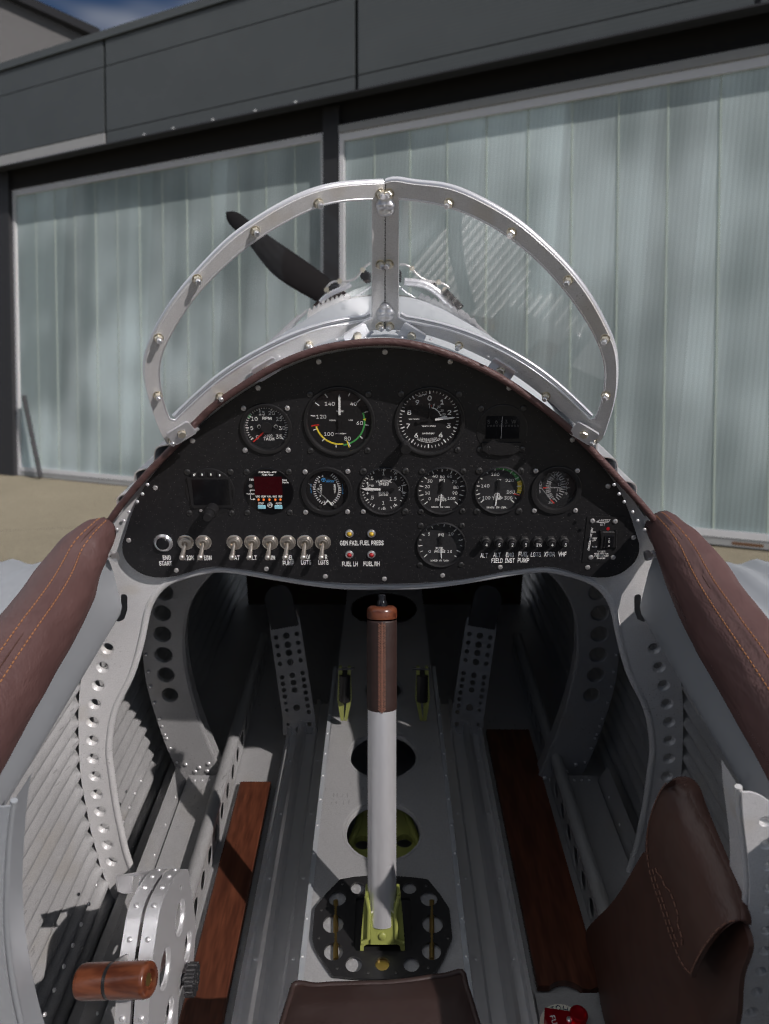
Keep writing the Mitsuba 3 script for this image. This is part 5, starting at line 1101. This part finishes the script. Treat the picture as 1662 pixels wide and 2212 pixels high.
ss = stitches(Pf[1:-1, 1], .0045, .0022) + stitches(Pf[-2, 1:-1], .0045, .0022) + stitches(Pf[18:33, 2], .0045, .0022) + stitches(np.array([Pf[18 + i, 3 + int(2 * math.sin(i / 15 * math.pi) + .5)] * 1.0 for i in range(15)]), .0045, .0022)
part(po, 'stitching', cat(ss), 'thread_brown', smooth=60, kind='stuff')

# ------------------------------------------------------------------ fuel selector
fs = thing('fuel_selector', 'red fuel selector handle on a cream dial lettered RIGHT by the right floor board', 'fuel valve')
hitz = lambda x, y: onU(x, y, -.926)
Mz = FM(hitz(1219, 2219), (1, 0, 0), (0, 1, 0))
rr = np.linalg.norm(hitz(1271, 2219) - hitz(1219, 2219))
part(ap, 'valve_plate', bx(.195, .30, .52, .648, -.9395, -.930), 'interior_paint', smooth=False)
part(fs, 'dial', moved(disc(rr, .002, -.004, 48), Mz), 'cream_paint', smooth=30)
ms = []
for ch, t in zip('RIGHT', (-40, -19, -3, 17, 37)):
    a_ = math.radians(t); ms.append(at(text(ch, .0085, .95, False, rot=-a_), rr * .80 * math.sin(a_), rr * .80 * math.cos(a_), -.002))
part(fs, 'lettering', moved(cat(ms), Mz), 'navy_print', smooth=False)
hz2 = lambda x, y: onU(x, y, -.915)
M2 = FM(hz2(1200, 2219), (1, 0, 0), (0, 1, 0))
hd = inplane([ZF(*p) for p in ((395, 965), (900, 1042), (1120, 1180), (1150, 1300), (1060, 1600), (460, 1600), (440, 1250), (385, 1150))], hz2, M2)
part(fs, 'handle', moved(ext(hd, .010, -.010), M2), 'red_anodised', smooth=30)
q = (np.linalg.inv(M2) @ np.append(hz2(*ZF(1000, 1125)), 1))[:2]
part(fs, 'knob', moved(at(lathe([(.0110, 0), (.0112, .004), (.0102, .006), (.0085, .0062), (.0070, .0045), (0, .004)], 36), *q, 0), M2), 'red_anodised', smooth=35)
q = (np.linalg.inv(M2) @ np.append(hz2(*ZF(550, 1205)), 1))[:2]
part(fs, 'lettering', moved(at(text('FUEL', .0062, 1.0, False, rot=math.radians(-82)), q[0] + .001, q[1] - .004, .0002), M2), 'white_print', smooth=False)
q = (np.linalg.inv(M2) @ np.append(hz2(*ZF(830, 1190)), 1))[:2]
part(fs, 'pin', moved(at(lathe([(.0035, 0), (.0032, .002), (0, .003)], 16), *q, 0), M2), 'chrome', smooth=60)

# ------------------------------------------------------------------ seat cushion
sc_ = thing('seat_cushion', 'dark brown leather seat cushion front edge with piping at the bottom centre', 'cushion')
CU = -.735
hitc = lambda x, y: onU(x, y, CU)
fr_ = smooth_path([hitc(*ZC(*p)) for p in ((292, 1292), (450, 1290), (650, 1285), (850, 1277), (1000, 1262), (1150, 1238), (1285, 1214))], 30)
lf = [hitc(*ZC(285, 1300)), hitc(*ZC(215, 1529)), hitc(*ZC(150, 1760))]; rt = [hitc(*ZC(1295, 1220)), hitc(*ZC(1390, 1529)), hitc(*ZC(1450, 1760))]
n = 24; P = np.zeros((n, 30, 3))
for i in range(n):
    t = i / (n - 1); l_ = smooth_path(lf, n)[i]; r_ = smooth_path(rt, n)[i]
    for j in range(30):
        s = j / 29; p = l_ * (1 - s) + r_ * s; fo_ = fr_[j] - (fr_[0] * (1 - s) + fr_[-1] * s)
        P[i, j] = p + fo_ * (1 - t) + [0, 0, .012 * math.sin(math.pi * s) ** .6 * (min(1, t * 3) ** .6) + .0012 * (meshkit.noise(p * 60, 4) - .5)]
part(sc_, 'cover', cat([grid(P), grid([P[0], P[0] + [0, .002, -.05]]), grid([P[:, 0], P[:, 0] + [0, 0, -.05]]), grid([P[:, -1], P[:, -1] + [0, 0, -.05]])]), 'leather_grip', smooth=60)
ring = np.vstack([P[::-1, 0], P[0], P[:, -1]])
part(sc_, 'piping', tube(smooth_path(ring[::3], 90), .0032, 10), 'leather_grip', smooth=60)
